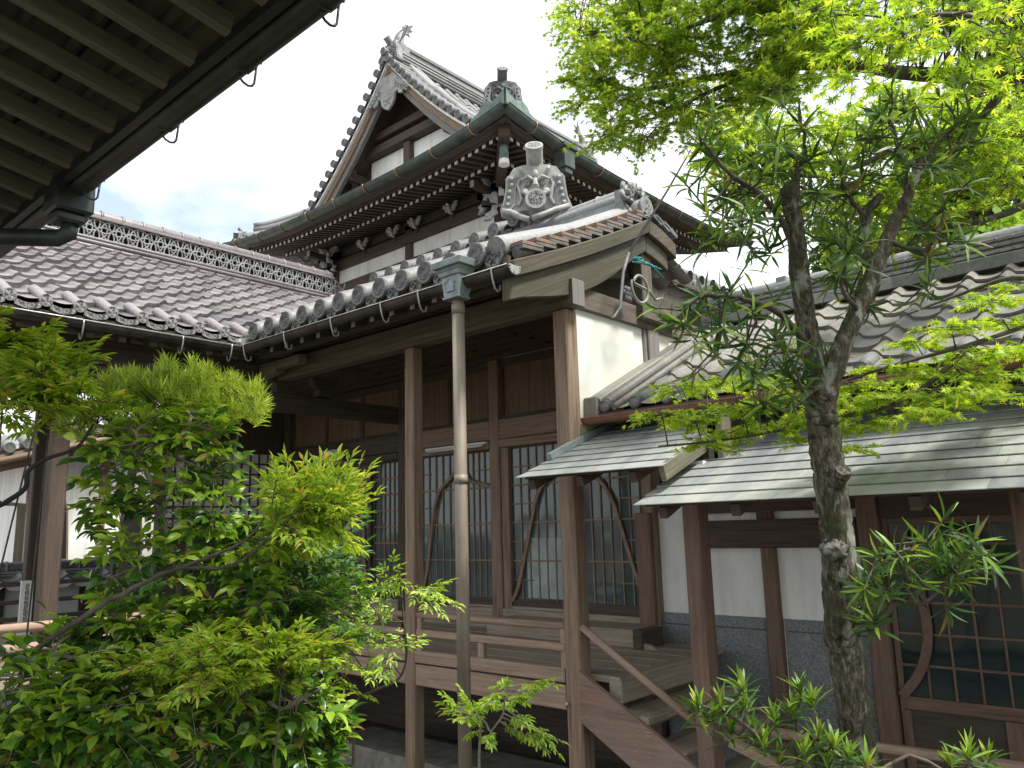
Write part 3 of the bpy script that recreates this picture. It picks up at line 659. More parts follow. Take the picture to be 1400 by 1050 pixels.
# carved pendant under the gable peak
m = MB()
pend = [(0, -.05), (.22, -.02), (.55, -.36), (.86, -.62), (.80, -.72), (.62, -.66), (.60, -.78), (.46, -.74), (.40, -.60), (.30, -.66), (.26, -.84), (.14, -.98), (0, -1.06), (-.14, -.98), (-.26, -.84), (-.30, -.66), (-.40, -.60), (-.46, -.74), (-.60, -.78), (-.62, -.66), (-.80, -.72), (-.86, -.62), (-.55, -.36), (-.22, -.02)]
m.prism([(p[0]*.78, p[1]*.78) for p in pend], (XM, GYF-.13, 9.60), (1, 0, 0), Z3, (0, 1, 0), .05)
for a, r in ((0, .10), (1, .055), (2, .055), (3, .055), (4, .055), (5, .055), (6, .055)):
    c = (XM, GYF-.13, 9.03) if a == 0 else (XM+.12*math.cos(a*1.047), GYF-.13, 9.03+.12*math.sin(a*1.047)); m.ball(c, r*.8, 8, 5, 0, (1, .5, 1))
for s in (-1, 1):
    for k in range(5):
        c = A(XM+s*(.28+.085*k), GYF-.14, 9.25-.06*k)
        m.tube([c+A(.06*math.cos(t)*(1-t/9), 0, .06*math.sin(t)*(1-t/9)) for t in np.linspace(0, 6, 10)], .016, 5)
m.build('gable_pendant', 'clay_pale', hall)
# verge rolls in front of the gable, both slopes
vr = proto(disc_tile(.085, .42, 0), 'verge_tile', ['tile_grey', 'clay_dark'], sharp=40)
for sgn in (1, -1):
    t = 1.2
    while t < HW-.08:
        x = XR-t if sgn > 0 else XL+t
        inst(vr, 'verge_tile', hall, (x, GY0-.05, ZE+gsl(t)+.06)); t += .27/math.sqrt(1+(.45+.18*t)**2)
inst(vr, 'verge_tile', hall, (XM, GY0-.08, ZE+gsl(HW)+.12))
# long rolls of tile beside the gable verge
m = MB()
for dy in (.50, .68):
    for sgn in (1, -1):
        m.tube([((XR-t) if sgn > 0 else (XL+t), GY0+dy, ZE+gsl(t)+.14) for t in np.linspace(1.3, HW, 18)], .085, 10)
m.build('verge_ridge', 'tile_grey', hall)
# main ridge
m = MB(); zt = ZE+gsl(HW)
for w, z0, z1 in ((.46, -.10, .10), (.38, .10, .20), (.30, .34, .42)): m.box((XM-w/2, GY0+.25, zt+z0), (XM+w/2, GY1, zt+z1))
m.box((XM-.12, GY0+.25, zt+.20), (XM+.12, GY1, zt+.34)); m.tube([(XM, GY0+.2, zt+.45), (XM, GY1, zt+.45)], .085, 10)
for z in (-.02, .05, .15): m.tube([(XM+.235-.04*(z > .1), GY0+.25, zt+z), (XM+.235-.04*(z > .1), GY1, zt+z)], .028, 6)
m.build('main_ridge', 'tile_grey', hall, bevel=.01)

def oni(name, parent, loc, face, s=1.0, mats=('clay_pale', 'clay_dark', 'clay_relief'), lower=True):
    """ridge end tile: winged plate with studs, a grimacing relief, a tube on top and one below"""
    f = A(*face)/np.linalg.norm(face); r = A(-f[1], f[0], 0)*-1; c = A(*loc); m = MB()
    T = lambda x, y, z: c+s*(r*x+f*y+Z3*z)
    half = [(0, .54), (.14, .53), (.24, .50), (.29, .42), (.33, .38), (.335, .28), (.355, .14), (.40, .02), (.385, -.02), (.27, -.03), (.14, 0), (0, 0)]
    poly = half + [(-x, z) for x, z in half[-2:0:-1]]
    m.prism([(p[0]*s, p[1]*s) for p in poly], c-f*.10*s, r, Z3, f, .16*s, 0)
    for sg in (-1, 1):
        st = [(.20, .40), (.31, .40), (.325, .28), (.345, .14), (.375, .01), (.28, .0), (.235, .06), (.225, .2)]
        m.prism([(sg*p[0]*s, p[1]*s) for p in st], c+f*.055*s, r, Z3, f, .035*s, 0)
        m.prism([(sg*(p[0]*.86+.038)*s, (p[1]*.86+.03)*s) for p in st], c+f*.088*s, r, Z3, f, .006*s, 1)
        for k in range(5): m.ball(T(sg*(.262+.012*k*(k > 1)), .095, .36-.075*k), .024*s, 7, 5, 0)
        m.ball(T(sg*.085, .085, .30), .030*s, 8, 6, 0); m.ball(T(sg*.085, .108, .30), .011*s, 6, 5, 1)
        m.tube([T(sg*.02, .10, .33), T(sg*.08, .125, .36), T(sg*.16, .10, .34)], [.02*s, .026*s, .012*s], 6)          # brow
        m.tube([T(sg*.10, .08, .40), T(sg*.15, .11, .46), T(sg*.165, .10, .50)], [.035*s, .025*s, .006*s], 6)           # horn
        m.ball(T(sg*.12, .08, .20), .05*s, 8, 5, 0, (1, 1, .8))
        m.tube([T(sg*.02, .11, .175), T(sg*.10, .125, .165), T(sg*.155, .10, .20)], [.02*s, .022*s, .012*s], 6)          # lip
        m.tube([T(sg*.06, .11, .16), T(sg*.065, .13, .115)], [.014*s, .004*s], 5)
        m.tube([T(sg*.175, .07, .35), T(sg*.20, .08, .29), T(sg*.18, .08, .22), T(sg*.16, .08, .12), T(sg*.2, .07, .05)], .02*s, 6)
    m.ball(T(0, .12, .25), .045*s, 8, 6, 0, (1, 1, .8)); m.tube([T(0, .09, .37), T(0, .13, .30), T(0, .14, .25)], [.02*s, .025*s, .035*s], 7)
    m.ball(T(0, .10, .40), .05*s, 8, 6, 0, (.8, .6, 1.1)); m.prism([(-.1*s, .08*s), (.1*s, .08*s), (.12*s, .16*s), (-.12*s, .16*s)], c+f*.06*s, r, Z3, f, .02*s, 1)
    def roll(a, b, rad):
        a, b = T(*a), T(*b); d = (b-a)/np.linalg.norm(b-a)
        m.tube([a, b-d*.03*s], rad*.93*s, 18, 0); m.tube([b-d*.03*s, b], rad*s, 20, 0); m.disc(b+d*.001*s, d, rad*.74*s, 18, 2)
    roll((0, -.1, .50), (0, .16, .72), .10)
    if lower: roll((0, -.05, .06), (0, .24, .06), .115)
    return m.build(name, list(mats), parent, sharp=45)
oni('ridge_end_tile', hall, (XM, GY0+.12, zt-.10), (0, -1, 0), .82, ('clay', 'clay_dark', 'clay_relief'), False)
# leaping fish finials on both ends of the main ridge
def fish(y, sgn):
    m = MB(); z0 = zt+.32; pts = []; rad = []
    for k in range(12):
        t = k/11; pts.append((XM, y+sgn*(.10-.30*t+.42*t*t), z0+.02+.52*t)); rad.append(.13*(1-t)**.7+.03)
    m.tube(pts, rad, 10)
    for k in range(3, 12):      # dorsal spines
        p = A(*pts[k]); m.prism([(-.03, 0), (.05, 0), (-.07*1, .15)], p-A(.012, 0, 0)+A(0, -sgn*rad[k]*.8, 0), (0, -sgn, 0), Z3, (1, 0, 0), .024)
    for s in (-1, 1): m.prism([(0, 0), (.16, .10), (.26, .28), (.10, .16)], A(XM+s*.1, y-sgn*.02, z0+.16), (s, 0, 0), Z3, (0, 1, 0), .025)
    e = A(*pts[-1])
    for a, L in ((-.4, .22), (.0, .27), (.6, .36), (1.0, .33), (1.5, .24)):
        d = A(.25*math.sin(a*3), sgn*math.sin(a)*1.0, math.cos(a)); d /= np.linalg.norm(d); w = np.cross(d, A(1, 0, 0))
        m.prism([(0, -.05), (L*.6, -.05), (L, .03), (L*.6, .04), (0, .05)], e-A(.012, 0, 0)-d*.05, d, w, (1, 0, 0), .024)
    m.box((XM-.16, y-.22, z0-.10), (XM+.16, y+.22, z0+.06)); m.box((XM-.2, y-.05, z0-.5), (XM+.2, y+.35, z0-.1))
    m.build('fish_finial', 'clay', hall)
fish(GY0+.3, 1); fish(GY1-.25, -1)
# hip ridges with end tiles
for xa, sx in ((XR, -1), (XL, 1)):
    m = MB()
    for r_, dz in ((.13, .06), (.10, .2), (.085, .32)):
        pts = [(xa+sx*t, YE+t, ZE+gsl(t)+.25*max(0, 1-t/2.4)*abs(1-t/HW)**3+dz+.1*max(0, .6-t)) for t in np.linspace(.35 if dz > .1 else .12, 1.7, 8)]
        m.tube(pts, r_, 8)
    m.build('hip_ridge', 'tile_grey', hall)
oni('ridge_end_tile', hall, (XR-.30, YE+.30, zc+.24), (q, -q, 0), .92, ('clay_dark', 'clay', 'clay_relief'), False)
oni('ridge_end_tile', hall, (XL+.16, YE+.16, zc+.02), (-q, -q, 0), .5, ('clay', 'clay_dark', 'clay_relief'), False)
oni('ridge_end_tile', hall, (XR-.72, 9.98, ZE+.42), (1, -.25, 0), .62, ('clay_dark', 'clay', 'clay_relief'), False)

# ------------------------------------------------------------------ veranda building (front wing)
ver = thing('veranda_building', 'weathered timber veranda with lattice glass doors, low railing and a round-tiled roof', 'veranda', (-6.5, 6.2, GZ))
EV = 4.50; EZ = 2.20; SL = .45
px = .31
ROLLX = [-4.28-px*k for k in range(12)]
rp2 = roll_profile(8, .082, px)
def Pv(u, t): return np.stack([u, EV-.03+t, EZ-.06+SL*t-.02*t*(1.96-t)+0*u], -1)
m = MB(); u1 = -4.28+.082; u0 = u1-px*12
# shift so that rolls (first 53% of a pitch) sit on ROLLX
u0 = ROLLX[-1]-.082
tile_patch(m, Pv, u0, u0+px*12, lambda u: 0*u+1.92, px, .3, rp2, .008)
m.tube([(-4.10, EV-.02, EZ+.02), (-4.10, EV+1.0, EZ+.42), (-4.10, EV+1.92, EZ+.86)], .10, 12)
tile_patch(m, lambda u, t: np.stack([u, 6.46+1.0-t, EZ+.37+SL*t+0*u], -1), -8.0, -3.98, lambda u: 0*u+1.0, px, .3, rp2, .008)
m.build('front_roof', 'tile_grey', ver, sharp=50)
# upper tier of the same roof, running up to the hall wall
m = MB(); UY, UZ = 6.40, 3.27
upr = lambda x: .22*np.exp(-np.maximum(0, -5.2-x)/.55)
tile_patch(m, lambda u, t: np.stack([u, UY+t, UZ-.05+.40*t+upr(u)*np.maximum(0, 1-t)], -1), -5.42-px*22, -5.42+.16, lambda u: np.clip(-4.8-u+.2, .1, 4.05), px, .3, rp2, .008)
tile_patch(m, lambda u, t: np.stack([-4.86-t, u, UZ-.08+.40*t+0*u], -1), UY+.1, UY+.1+px*14, lambda u: np.clip(u-UY, .05, 4.4), px, .3, rp2, .008)
m.box((-4.95, 6.5, 3.0), (-4.9, 11, 3.3)); m.box((-12, 6.5, 3.0), (-5, 6.6, 3.22))
m.build('upper_roof', 'tile_grey', ver, sharp=50)
d1 = proto(disc_tile(.098, .4, .42), 'eave_tile', ['tile_cap', 'clay_dark'], sharp=40)
d2 = proto(disc_tile(.09, .4, .42), 'eave_tile', ['tile_cap', 'clay_relief'], sharp=40)
p1 = proto(pan_tile(px, .10, .07), 'eave_pan_tile', ['tile_cap', 'clay_relief'], sharp=40)
for x in ROLLX:
    inst(d1, 'eave_tile', ver, (x, EV-.05, EZ+.0)); inst(p1, 'eave_pan_tile', ver, (x+px/2, EV-.03, EZ-.02))
for k in range(9):
    x = -5.53-.31*k; inst(d2, 'eave_tile', ver, (x, UY-.04, UZ+.03+float(upr(x)))); inst(p1, 'eave_pan_tile', ver, (x+px/2, UY-.02, UZ+.0+float(upr(x))))
for k in range(9): inst(d1, 'eave_tile', ver, (-4.84, 7.1+.3*k, UZ-.2), math.pi/2)
oni('ridge_end_tile', ver, (-5.16, 6.30, 3.38), (.62, -.78, 0), .98)
m = MB()   # ridge behind the big end tile and curved supports under it
for r_, z in ((.16, 3.44), (.10, 3.58)): m.tube([(-5.16, 6.4, z), (-5.6, 7.2, z+.10)], r_, 10)
for s in (-1, 1): m.tube([(-5.10+s*.30, 6.22+s*.2, 3.38), (-5.10+s*.2, 6.18+s*.14, 3.34), (-5.08+s*.1, 6.12+s*.06, 3.26), (-5.08+s*.02, 6.1, 3.22)], .032, 8)
m.build('roof_ridge', 'clay_pale', ver)
# gable ridge with carved end
m = MB(); rz = EZ+.86
for w, z0, z1 in ((.36, -.05, .07), (.30, .07, .13)): m.box((-8.0, 6.46-w/2, rz+z0), (-4.1, 6.46+w/2, rz+z1))
for dy in (-.09, .09): m.tube([(-8, 6.46+dy, rz+.15), (-4.16, 6.46+dy, rz+.15)], .07, 10)
m.tube([(-8, 6.46, rz+.23), (-4.16, 6.46, rz+.23)], .075, 10)
for k in range(8):
    x = -4.45-.42*k; m.tube([(x, 6.46, rz+.23), (x+.03, 6.46, rz+.23)], .088, 12)
m.build('gable_ridge', 'tile_grey', ver, bevel=.006)
m = MB(); rr = random.Random(5)
for k in range(16):
    a = k*.7; c = A(-4.06+.05*rr.random(), 6.46+.2*math.cos(a)*(.5+.5*rr.random()), rz+.12+.17*math.sin(a)*(.5+.5*rr.random()))
    m.tube([c+A(.01*t, .07*math.cos(t*1.3+a)*(1-t/6), .07*math.sin(t*1.3+a)*(1-t/6)) for t in np.linspace(0, 4.5, 8)], .026, 6)
m.box((-4.12, 6.26, rz-.02), (-4.02, 6.66, rz+.22)); m.build('carved_ridge_end', 'clay', ver)
m = MB(); m.tube([(-4.2, 6.46, rz+.03), (-3.90, 6.46, rz+.03)], .10, 16, 0); m.tube([(-3.90, 6.46, rz+.03), (-3.87, 6.46, rz+.03)], .11, 18, 0); m.disc((-3.868, 6.46, rz+.03), (1, 0, 0), .08, 16, 1)
m.build('eave_tile', ['tile_grey', 'clay_relief'], ver)
# stepped tiles of the verge
m = MB()
vz = lambda y: EZ-.055+SL*(y-EV)-.03*(y-EV)*(1.96-(y-EV))
for k in range(11):
    y = 4.56+.172*k; z = vz(y)
    a, b, c2 = .30, .02, .0
    for j, (w, mt) in enumerate(((.0, 0), (.0, 1))):
        m.beam((-3.99+.02, y-.02, z+.03+.034*j), (-3.99+.02, y+.24, z+.055+.034*j), .20, .03, mt)
    m.tube([(-3.95, y-.01, z-.015), (-3.95, y+.17, z+.05)], .05, 8, 0)
for k in range(3):
    y = 6.60+.15*k; z = vz(6.46)-.2*(y-6.46); m.beam((-3.98, y-.1, z+.09), (-3.98, y+.14, z+.0), .2, .05, 0)
m.build('verge_tile', ['clay_dark', 'clay_rust'], ver, bevel=.004)
# curved bargeboards, two layers
ys = np.linspace(4.42, 6.46, 15)
cur = lambda y: vz(y)+.0
def board(mb, x0, x1, ftop, fbot, ys):
    poly = [(y, fbot(y)) for y in ys]+[(y, ftop(y)) for y in ys[::-1]]
    mb.prism(poly, (x0, 0, 0), (0, 1, 0), Z3, (1, 0, 0), x1-x0, 0, A(0, .91, .41))
m = MB(); board(m, -3.98, -3.86, lambda y: cur(y)-.06, lambda y: cur(y)-.20, ys); bb = m.build('bargeboard', 'wood_board', ver, bevel=.008)
m = MB(); board(m, -4.0, -3.91, lambda y: cur(y)-.195, lambda y: cur(y)-.38-.13*math.sin(max(0, min(1, (y-4.5)/1.9))*math.pi)**1.3, ys); m.build('bargeboard', 'wood_board', ver, bevel=.01)
yb = np.linspace(6.46, 6.96, 6); crest = cur(6.46)
m = MB(); board(m, -3.98, -3.86, lambda y: crest-.06-.12*(y-6.46)-.3*(y-6.46)**2, lambda y: crest-.22-.12*(y-6.46)-.3*(y-6.46)**2, yb); m.build('bargeboard', 'wood_board', ver, bevel=.008)
m = MB(); board(m, -4.0, -3.91, lambda y: crest-.215-.12*(y-6.46)-.3*(y-6.46)**2, lambda y: crest-.40-.12*(y-6.46)-.3*(y-6.46)**2, yb[:-1]); m.build('bargeboard', 'wood_board', ver, bevel=.01)
m = MB()
for k in range(7): a = k*math.pi/3; m.ball((-3.86, 6.0+(.05*math.cos(a) if k < 6 else 0), 2.10+(.05*math.sin(a) if k < 6 else 0)), .034, 8, 5, 0, (.6, 1, 1))
m.build('rosette', 'clay_dark', ver)
m = MB(); m.prism([(5.1, 2.0), (7.15, 2.0), (7.15, 2.55), (6.46, 2.95), (5.1, 2.33)], (-4.35, 0, 0), (0, 1, 0), Z3, (1, 0, 0), .05); m.build('gable_backing', 'wood_dark', ver)
m = MB()
for y in np.arange(4.62, 6.5, .30): z = vz(y)-.16; m.beam((-4.9, y, z), (-4.02, y, z), .06, .07)
m.build('purlin', 'wood_dark', ver)
# pillars, beams
def pillar(name, x, y, w, z0, z1, mat, parent, stone=True):
    m = MB(); m.box((x-w/2, y-w/2, z0), (x+w/2, y+w/2, z1), Z3); return m.build(name, mat, parent, bevel=.012)
pillar('pillar', -6.00, 5.26, .135, GZ+.1, 1.84, 'wood_pillar', ver)
pillar('pillar', -4.05, 5.28, .155, GZ+.1, 1.84, 'wood_pillar', ver)
for x in (-6.0, -4.05):
    m = MB(); m.box((x-.16, 5.1, GZ-.05), (x+.16, 5.42, GZ+.1)); m.build('footing_stone', 'stone_ledge', ver, bevel=.02)
m = MB(); m.beam((-8.5, 5.26, 1.965), (-3.88, 5.26, 1.965), .16, .24, 0); m.build('front_beam', 'wood_frontbeam', ver, bevel=.01)
m = MB(); m.box((-3.882, 5.175, 1.85), (-3.872, 5.345, 2.08)); m.build('beam_end', 'wood_weather', ver, bevel=.003)
m = MB(); m.beam((-8.2, 4.86, 2.09), (-3.99, 4.86, 2.09), .12, .12); m.build('eave_beam', 'wood_dark', ver, bevel=.008)
rf = MB(); rf.beam((0, 0, 0), (0, 2.4, .55), .06, .085, 0)
rf.add([(-.031, -.003, -.043), (.031, -.003, -.043), (.031, -.003, .043), (-.031, -.003, .043)], [(0, 1, 2, 3)], None, False, 1)
rf = proto(rf, 'rafter', ['wood_dark', 'clay_pale'])
for k in range(13): inst(rf, 'rafter', ver, (-4.14-.296*k, 4.66, 2.045))
m = MB(); m.add([(-9.2, 4.52, 2.13), (-3.98, 4.52, 2.11), (-3.98, 6.5, 2.62), (-9.2, 6.5, 2.62)], [(0, 1, 2, 3)], A(1, 0, 0)); m.box((-8, 4.48, 2.075), (-3.98, 4.52, 2.135)); m.build('eave_board', 'wood_dark', ver)
PXC = -4.445
# front gutter, hooks, rain box and downpipe
m = MB(); half_gutter(m, [(-8.0, 4.40, 2.035), (-6, 4.40, 2.015), (-3.86, 4.40, 1.99)], (0, -1, 0), .066); gf = m.build('gutter', 'gutter_bronze', ver, sharp=60)
m = MB(); m.tube([(-8.0, 4.332, 2.038), (-3.86, 4.332, 1.995)], .006, 5); m.build('gutter_rim', 'steel', gf)
m = MB()
for k in range(9): a = math.pi*k/8; m.beam((-3.85, 4.40, 1.99), (-3.84, 4.40-.068*math.cos(a), 1.99-.068*math.sin(a)), .012, .016)
m.build('gutter_end', 'clay_pale', gf)
hk = MB(); hk.tube([(0, -.062, .005), (0, -.066, -.03), (0, -.05, -.10), (0, -.03, -.155), (0, .0, -.175), (0, .03, -.155), (0, .035, -.115)], .008, 6); hk = proto(hk, 'gutter_hook', ['steel'])
for x in (-7.72, -6.93, -6.13, -5.38, -4.88, -4.02): inst(hk, 'gutter_hook', gf, (x, 4.395, 2.02-.011*(x+6)))
m = MB(); c = A(PXC, 4.36, 0)
def fr(mb, z0, a0, b0, z1, a1, b1, sh=0):
    v = [(c[0]-a0, c[1]-b0, z0), (c[0]+a0, c[1]-b0, z0), (c[0]+a0, c[1]+b0, z0), (c[0]-a0, c[1]+b0, z0), (c[0]-a1, c[1]-b1, z1), (c[0]+a1, c[1]-b1, z1), (c[0]+a1, c[1]+b1+sh, z1), (c[0]-a1, c[1]+b1+sh, z1)]
    mb.add(v, [(0, 3, 2, 1), (4, 5, 6, 7), (0, 1, 5, 4), (1, 2, 6, 5), (2, 3, 7, 6), (3, 0, 4, 7)])
fr(m, 1.86, .085, .06, 2.03, .105, .07, .05); fr(m, 2.03, .115, .08, 2.07, .13, .09); fr(m, 2.07, .125, .085, 2.10, .14, .10); fr(m, 2.10, .16, .12, 2.155, .175, .13); fr(m, 1.84, .095, .07, 1.86, .095, .07)
m.prism([(-.045, -.05), (.045, -.05), (.045, .05), (0, .085), (-.045, .05)], (c[0], c[1]-.075, 1.945), (1, 0, 0), Z3, (0, 1, 0), .012)
for s in (-1, 1): m.beam((c[0], c[1]-.075, 2.005), (c[0]+s*.055, c[1]-.073, 1.97), .012, .014)
m.build('rain_box', 'zinc', gf, bevel=.005)
m = MB(); m.tube([(PXC+.01, 4.37, 1.85), (PXC+.012, 4.37, 0), (PXC+.014, 4.37, GZ)], .051, 14); m.tube([(PXC+.01, 4.37, 1.80), (PXC+.01, 4.37, 1.72)], .055, 14); [m.tube([(PXC+.012, 4.37, z), (PXC+.012, 4.37, z+.07)], .0545, 14) for z in (.35, -1.35)]; m.build('downpipe', 'pipe_paint', gf)
# ceiling with battens
m = MB(); m.box((-11.3, 5.2, 2.12), (-4.1, 7.2, 2.14), A(1, 0, 0)); m.build('ceiling', 'wood_ceiling', ver)
for k in range(6):
    y = 5.55+.29*k; m = MB(); m.beam((-11.2, y, 2.085), (-4.12, y, 2.085), .05, .065); m.build('ceiling_batten', 'wood_brown', ver)
for x in (-4.7, -5.6, -6.5, -7.4, -8.3):
    m = MB(); m.beam((x, 5.34, 2.105), (x, 7.15, 2.105), .04, .03); m.build('ceiling_batten', 'wood_brown', ver)
# back wall at Y = 7.2
BW = 7.20
m = MB(); m.box((-11.3, BW+.10, GZ), (-4.4, BW+.14, 2.1)); m.build('back_wall', 'wood_dark', ver)
for x, w in ((-11.2, .16), (-8.36, .16), (-6.62, .16), (-4.47, .13)):
    m = MB(); m.box((x-w/2, BW-.10, -1.18), (x+w/2, BW+.08, 2.1), Z3); m.build('wall_post', 'wood_pillar' if x > -8 else 'wood_dark', ver, bevel=.01)
m = MB(); m.box((-4.60, BW-.16, GZ), (-4.42, BW-.102, .12), Z3); m.build('wall_post', 'wood_red', ver, bevel=.01)
m = MB(); m.box((-6.54, BW-.07, -1.18), (-6.42, BW+.05, 1.2), Z3); m.build('door_jamb', 'wood_pillar', ver, bevel=.006)
for a, b in ((-11.12, -8.44), (-8.28, -6.70), (-6.54, -4.54)):
    m = MB(); m.box((a, BW-.09, 1.08), (b, BW+.08, 1.32)); m.box((a, BW-.11, .97), (b, BW+.06, 1.07)); m.build('lintel', 'wood_pillar' if a > -9 else 'wood_dark', ver, bevel=.008)
    n_ = max(1, int(round((b-a)/1.0))); w = (b-a)/n_
    for k in range(n_):
        m = MB(); m.box((a+w*k+.02, BW+.0, 1.36), (a+w*(k+1)-.02, BW+.03, 2.0), Z3); m.build('wall_panel', 'wood_panel', ver)
    m = MB(); m.box((a, BW-.04, 1.99), (b, BW+.06, 2.09)); m.box((a, BW-.03, 1.32), (b, BW+.05, 1.37))
    for k in range(n_+1): m.box((max(a, a+w*k-.03), BW-.02, 1.37), (min(b, a+w*k+.03), BW+.05, 1.99), Z3)
    m.build('panel_frame', 'wood_dark', ver, bevel=.004)
    m = MB(); m.box((a, BW-.10, -1.16), (b, BW+.06, -.93)); m.box((a, BW-.06, -.93), (b, BW+.06, -.90)); m.build('door_sill', 'wood_deck', ver, bevel=.006)
# sliding doors with lattice, glass and a bell shaped bar
def door(x0, x1, y, z0, z1, nv, rows, bell=None, parent=ver, woodm='wood_brown', pane='pane_glass', extra=None, rail=.11):
    m = MB(); st = .045
    m.box((x0, y-.018, z0), (x0+st, y+.018, z1), Z3); m.box((x1-st, y-.018, z0), (x1, y+.018, z1), Z3)
    m.box((x0+st, y-.018, z0), (x1-st, y+.018, z0+rail)); m.box((x0+st, y-.018, z1-.05), (x1-st, y+.018, z1))
    d = m.build('sliding_door', woodm, parent, bevel=.003)
    zb, zt_ = z0+rail, z1-.05
    m = MB(); m.box((x0+st, y+.004, zb), (x1-st, y+.010, zt_)); m.build('pane', pane, d)
    m = MB()
    for k in range(1, nv):
        x = x0+st+(x1-x0-2*st)*k/nv; m.box((x-.008, y-.012, zb), (x+.008, y+.003, zt_), Z3)
    for i, r_ in enumerate(rows):
        z = zb+(zt_-zb)*r_; m.box((x0+st, y-.0135, z-.010), (x1-st, y+.002, z+.010))
    if extra:
        for xa, xb, zz in extra: z = zb+(zt_-zb)*zz; m.box((max(xa, x0+st), y-.0135, z-.007), (min(xb, x1-st), y+.002, z+.007))
    m.build('lattice', 'wood_pillar' if woodm == 'wood_brown' else woodm, d)
    if bell is not None:
        m = MB()
        for seg in bell:
            pts = [(max(x0+.01, min(x1-.01, a)), y-.030, b) for a, b in seg]
            for a, b in zip(pts[:-1], pts[1:]):
                m.beam(a, b, .045 if parent is ver else .075, .026, up=(0, 1, 0))
        m.build('curved_bar', 'wood_pillar' if woodm == 'wood_brown' else woodm, d, bevel=.004)
    return d
def curve(pts, n=6):
    p = np.array(pts, float); out = []
    for i in range(len(p)-1):
        p0, p1, p2, p3 = p[max(i-1, 0)], p[i], p[i+1], p[min(i+2, len(p)-1)]
        for k in range(n):
            t = k/n; out.append(tuple(.5*((2*p1)+(-p0+p2)*t+(2*p0-5*p1+4*p2-p3)*t*t+(-p0+3*p1-3*p2+p3)*t**3)))
    return out+[tuple(p[-1])]
rows4 = [.25, .5, .75]; half = [.125, .375, .625, .875]
# bay 3 (right of the jamb): two doors meeting at -5.46
DZ0, DZ1 = -.93, 1.0
bl = curve([(-6.42, -.84), (-6.32, -.68), (-6.20, -.30), (-6.08, .10), (-5.98, .38), (-5.84, .53), (-5.66, .63), (-5.52, .74)])
br = curve([(-5.46, .74), (-5.34, .64), (-5.14, .55), (-5.00, .42), (-4.88, .20), (-4.76, -.18), (-4.65, -.52), (-4.54, -.82)])
door(-6.44, -5.46, BW-.02, DZ0, DZ1, 7, rows4, [bl], extra=[(-6.40, -6.10, h) for h in half])
door(-5.50, -4.53, BW-.065, DZ0, DZ1, 7, rows4, [br], extra=[(-4.85, -4.55, h) for h in half])
m = MB(); m.box((-6.20, BW-.022, -.80), (-5.52, BW-.0175, -.12)); m.build('frosted_pane', 'frosted', ver)
bl = curve([(-7.98, -.84), (-7.86, -.55), (-7.78, -.1), (-7.70, .30), (-7.60, .50), (-7.44, .62), (-7.30, .74)])
br = curve([(-7.22, .74), (-7.14, .64), (-7.02, .58), (-6.84, .54), (-6.72, .50)])
door(-8.26, -7.26, BW-.065, DZ0, DZ1, 7, rows4, [bl], extra=[(-8.2, -7.8, h) for h in half])
door(-7.30, -6.71, BW-.02, DZ0, DZ1, 5, rows4, [br], extra=[(-7.0, -6.72, .875)])
bl = curve([(-9.78, .76), (-9.66, .60), (-9.42, .46), (-9.24, .28), (-9.17, -.1), (-9.15, -.45), (-9.08, -.80)])
bl2 = curve([(-9.90, .76), (-10.02, .60), (-10.26, .46), (-10.44, .28), (-10.5, -.1), (-10.54, -.45), (-10.6, -.80)])
door(-11.1, -9.84, BW-.02, DZ0, DZ1, 8, rows4, [bl2], extra=[(-11.1, -10.6, h) for h in half])
door(-9.84, -9.05, BW-.065, DZ0, DZ1, 5, rows4, [bl], extra=[(-9.2, -9.0, h) for h in half])
door(-9.05, -8.45, BW-.02, DZ0, DZ1, 5, [k/8 for k in range(1, 8)])
# lattice wall at the far end of the veranda
m = MB(); m.box((-11.42, 5.12, -1.2), (-11.36, 7.3, 2.1)); m.build('end_wall', 'wood_dark', ver)
m = MB(); m.box((-11.35, 5.2, .1), (-11.345, 7.0, 1.27)); ep = m.build('end_window', 'plaster_cool', ver)
m = MB()
for k in range(13): y = 5.2+.15*k; m.box((-11.34, y-.012, .1), (-11.325, y+.012, 1.27), Z3)
for k in range(8): z = .1+.167*k; m.box((-11.343, 5.2, z-.012), (-11.328, 7.0, z+.012))
m.build('end_lattice', 'wood_dark', ep)
# deck, edge boards, railing
DK = -1.16
m = MB()
for k in range(13):
    y0 = 5.33+.145*k; m.box((-11.3, y0, DK-.05), (-3.72, min(y0+.142, BW-.1), DK-.004*(k % 2)))
m.build('deck', 'wood_deck', ver, bevel=.004)
m = MB(); m.box((-3.78, 5.30, DK-.19), (-3.66, 6.62, DK+.003), A(0, 1, 0)); m.build('deck_edge', 'wood_deck', ver, bevel=.012)
for a, b in ((-8.4, -6.07), (-5.93, -4.13)):
    m = MB(); m.box((a, 5.205, -1.43), (b, 5.255, -1.24)); m.build('edge_board', 'wood_rail', ver, bevel=.006)
    m = MB(); m.box((a, 5.195, -1.225), (b, 5.275, -1.115)); m.build('base_rail', 'wood_rail', ver, bevel=.008)
    m = MB(); m.tube([(a, 5.24, -.795), (b, 5.24, -.795)], .030, 10); m.build('hand_rail', 'wood_rail', ver)
    m = MB(); m.box((a, 5.21, -.985), (b, 5.27, -.925)); m.build('middle_rail', 'wood_rail', ver, bevel=.006)
    for x in ((-7.3,) if a < -7 else (-5.08,)):
        m = MB(); m.box((x-.035, 5.215, -1.115), (x+.035, 5.265, -.985), Z3); m.build('baluster', 'wood_rail', ver, bevel=.004)
for x in (-6.07-.04, -5.93+.04, -4.13-.02, -6.07-.04):
    m = MB(); m.box((x-.03, 5.22, -1.115), (x+.03, 5.26, -.78), Z3); m.build('baluster', 'wood_rail', ver)
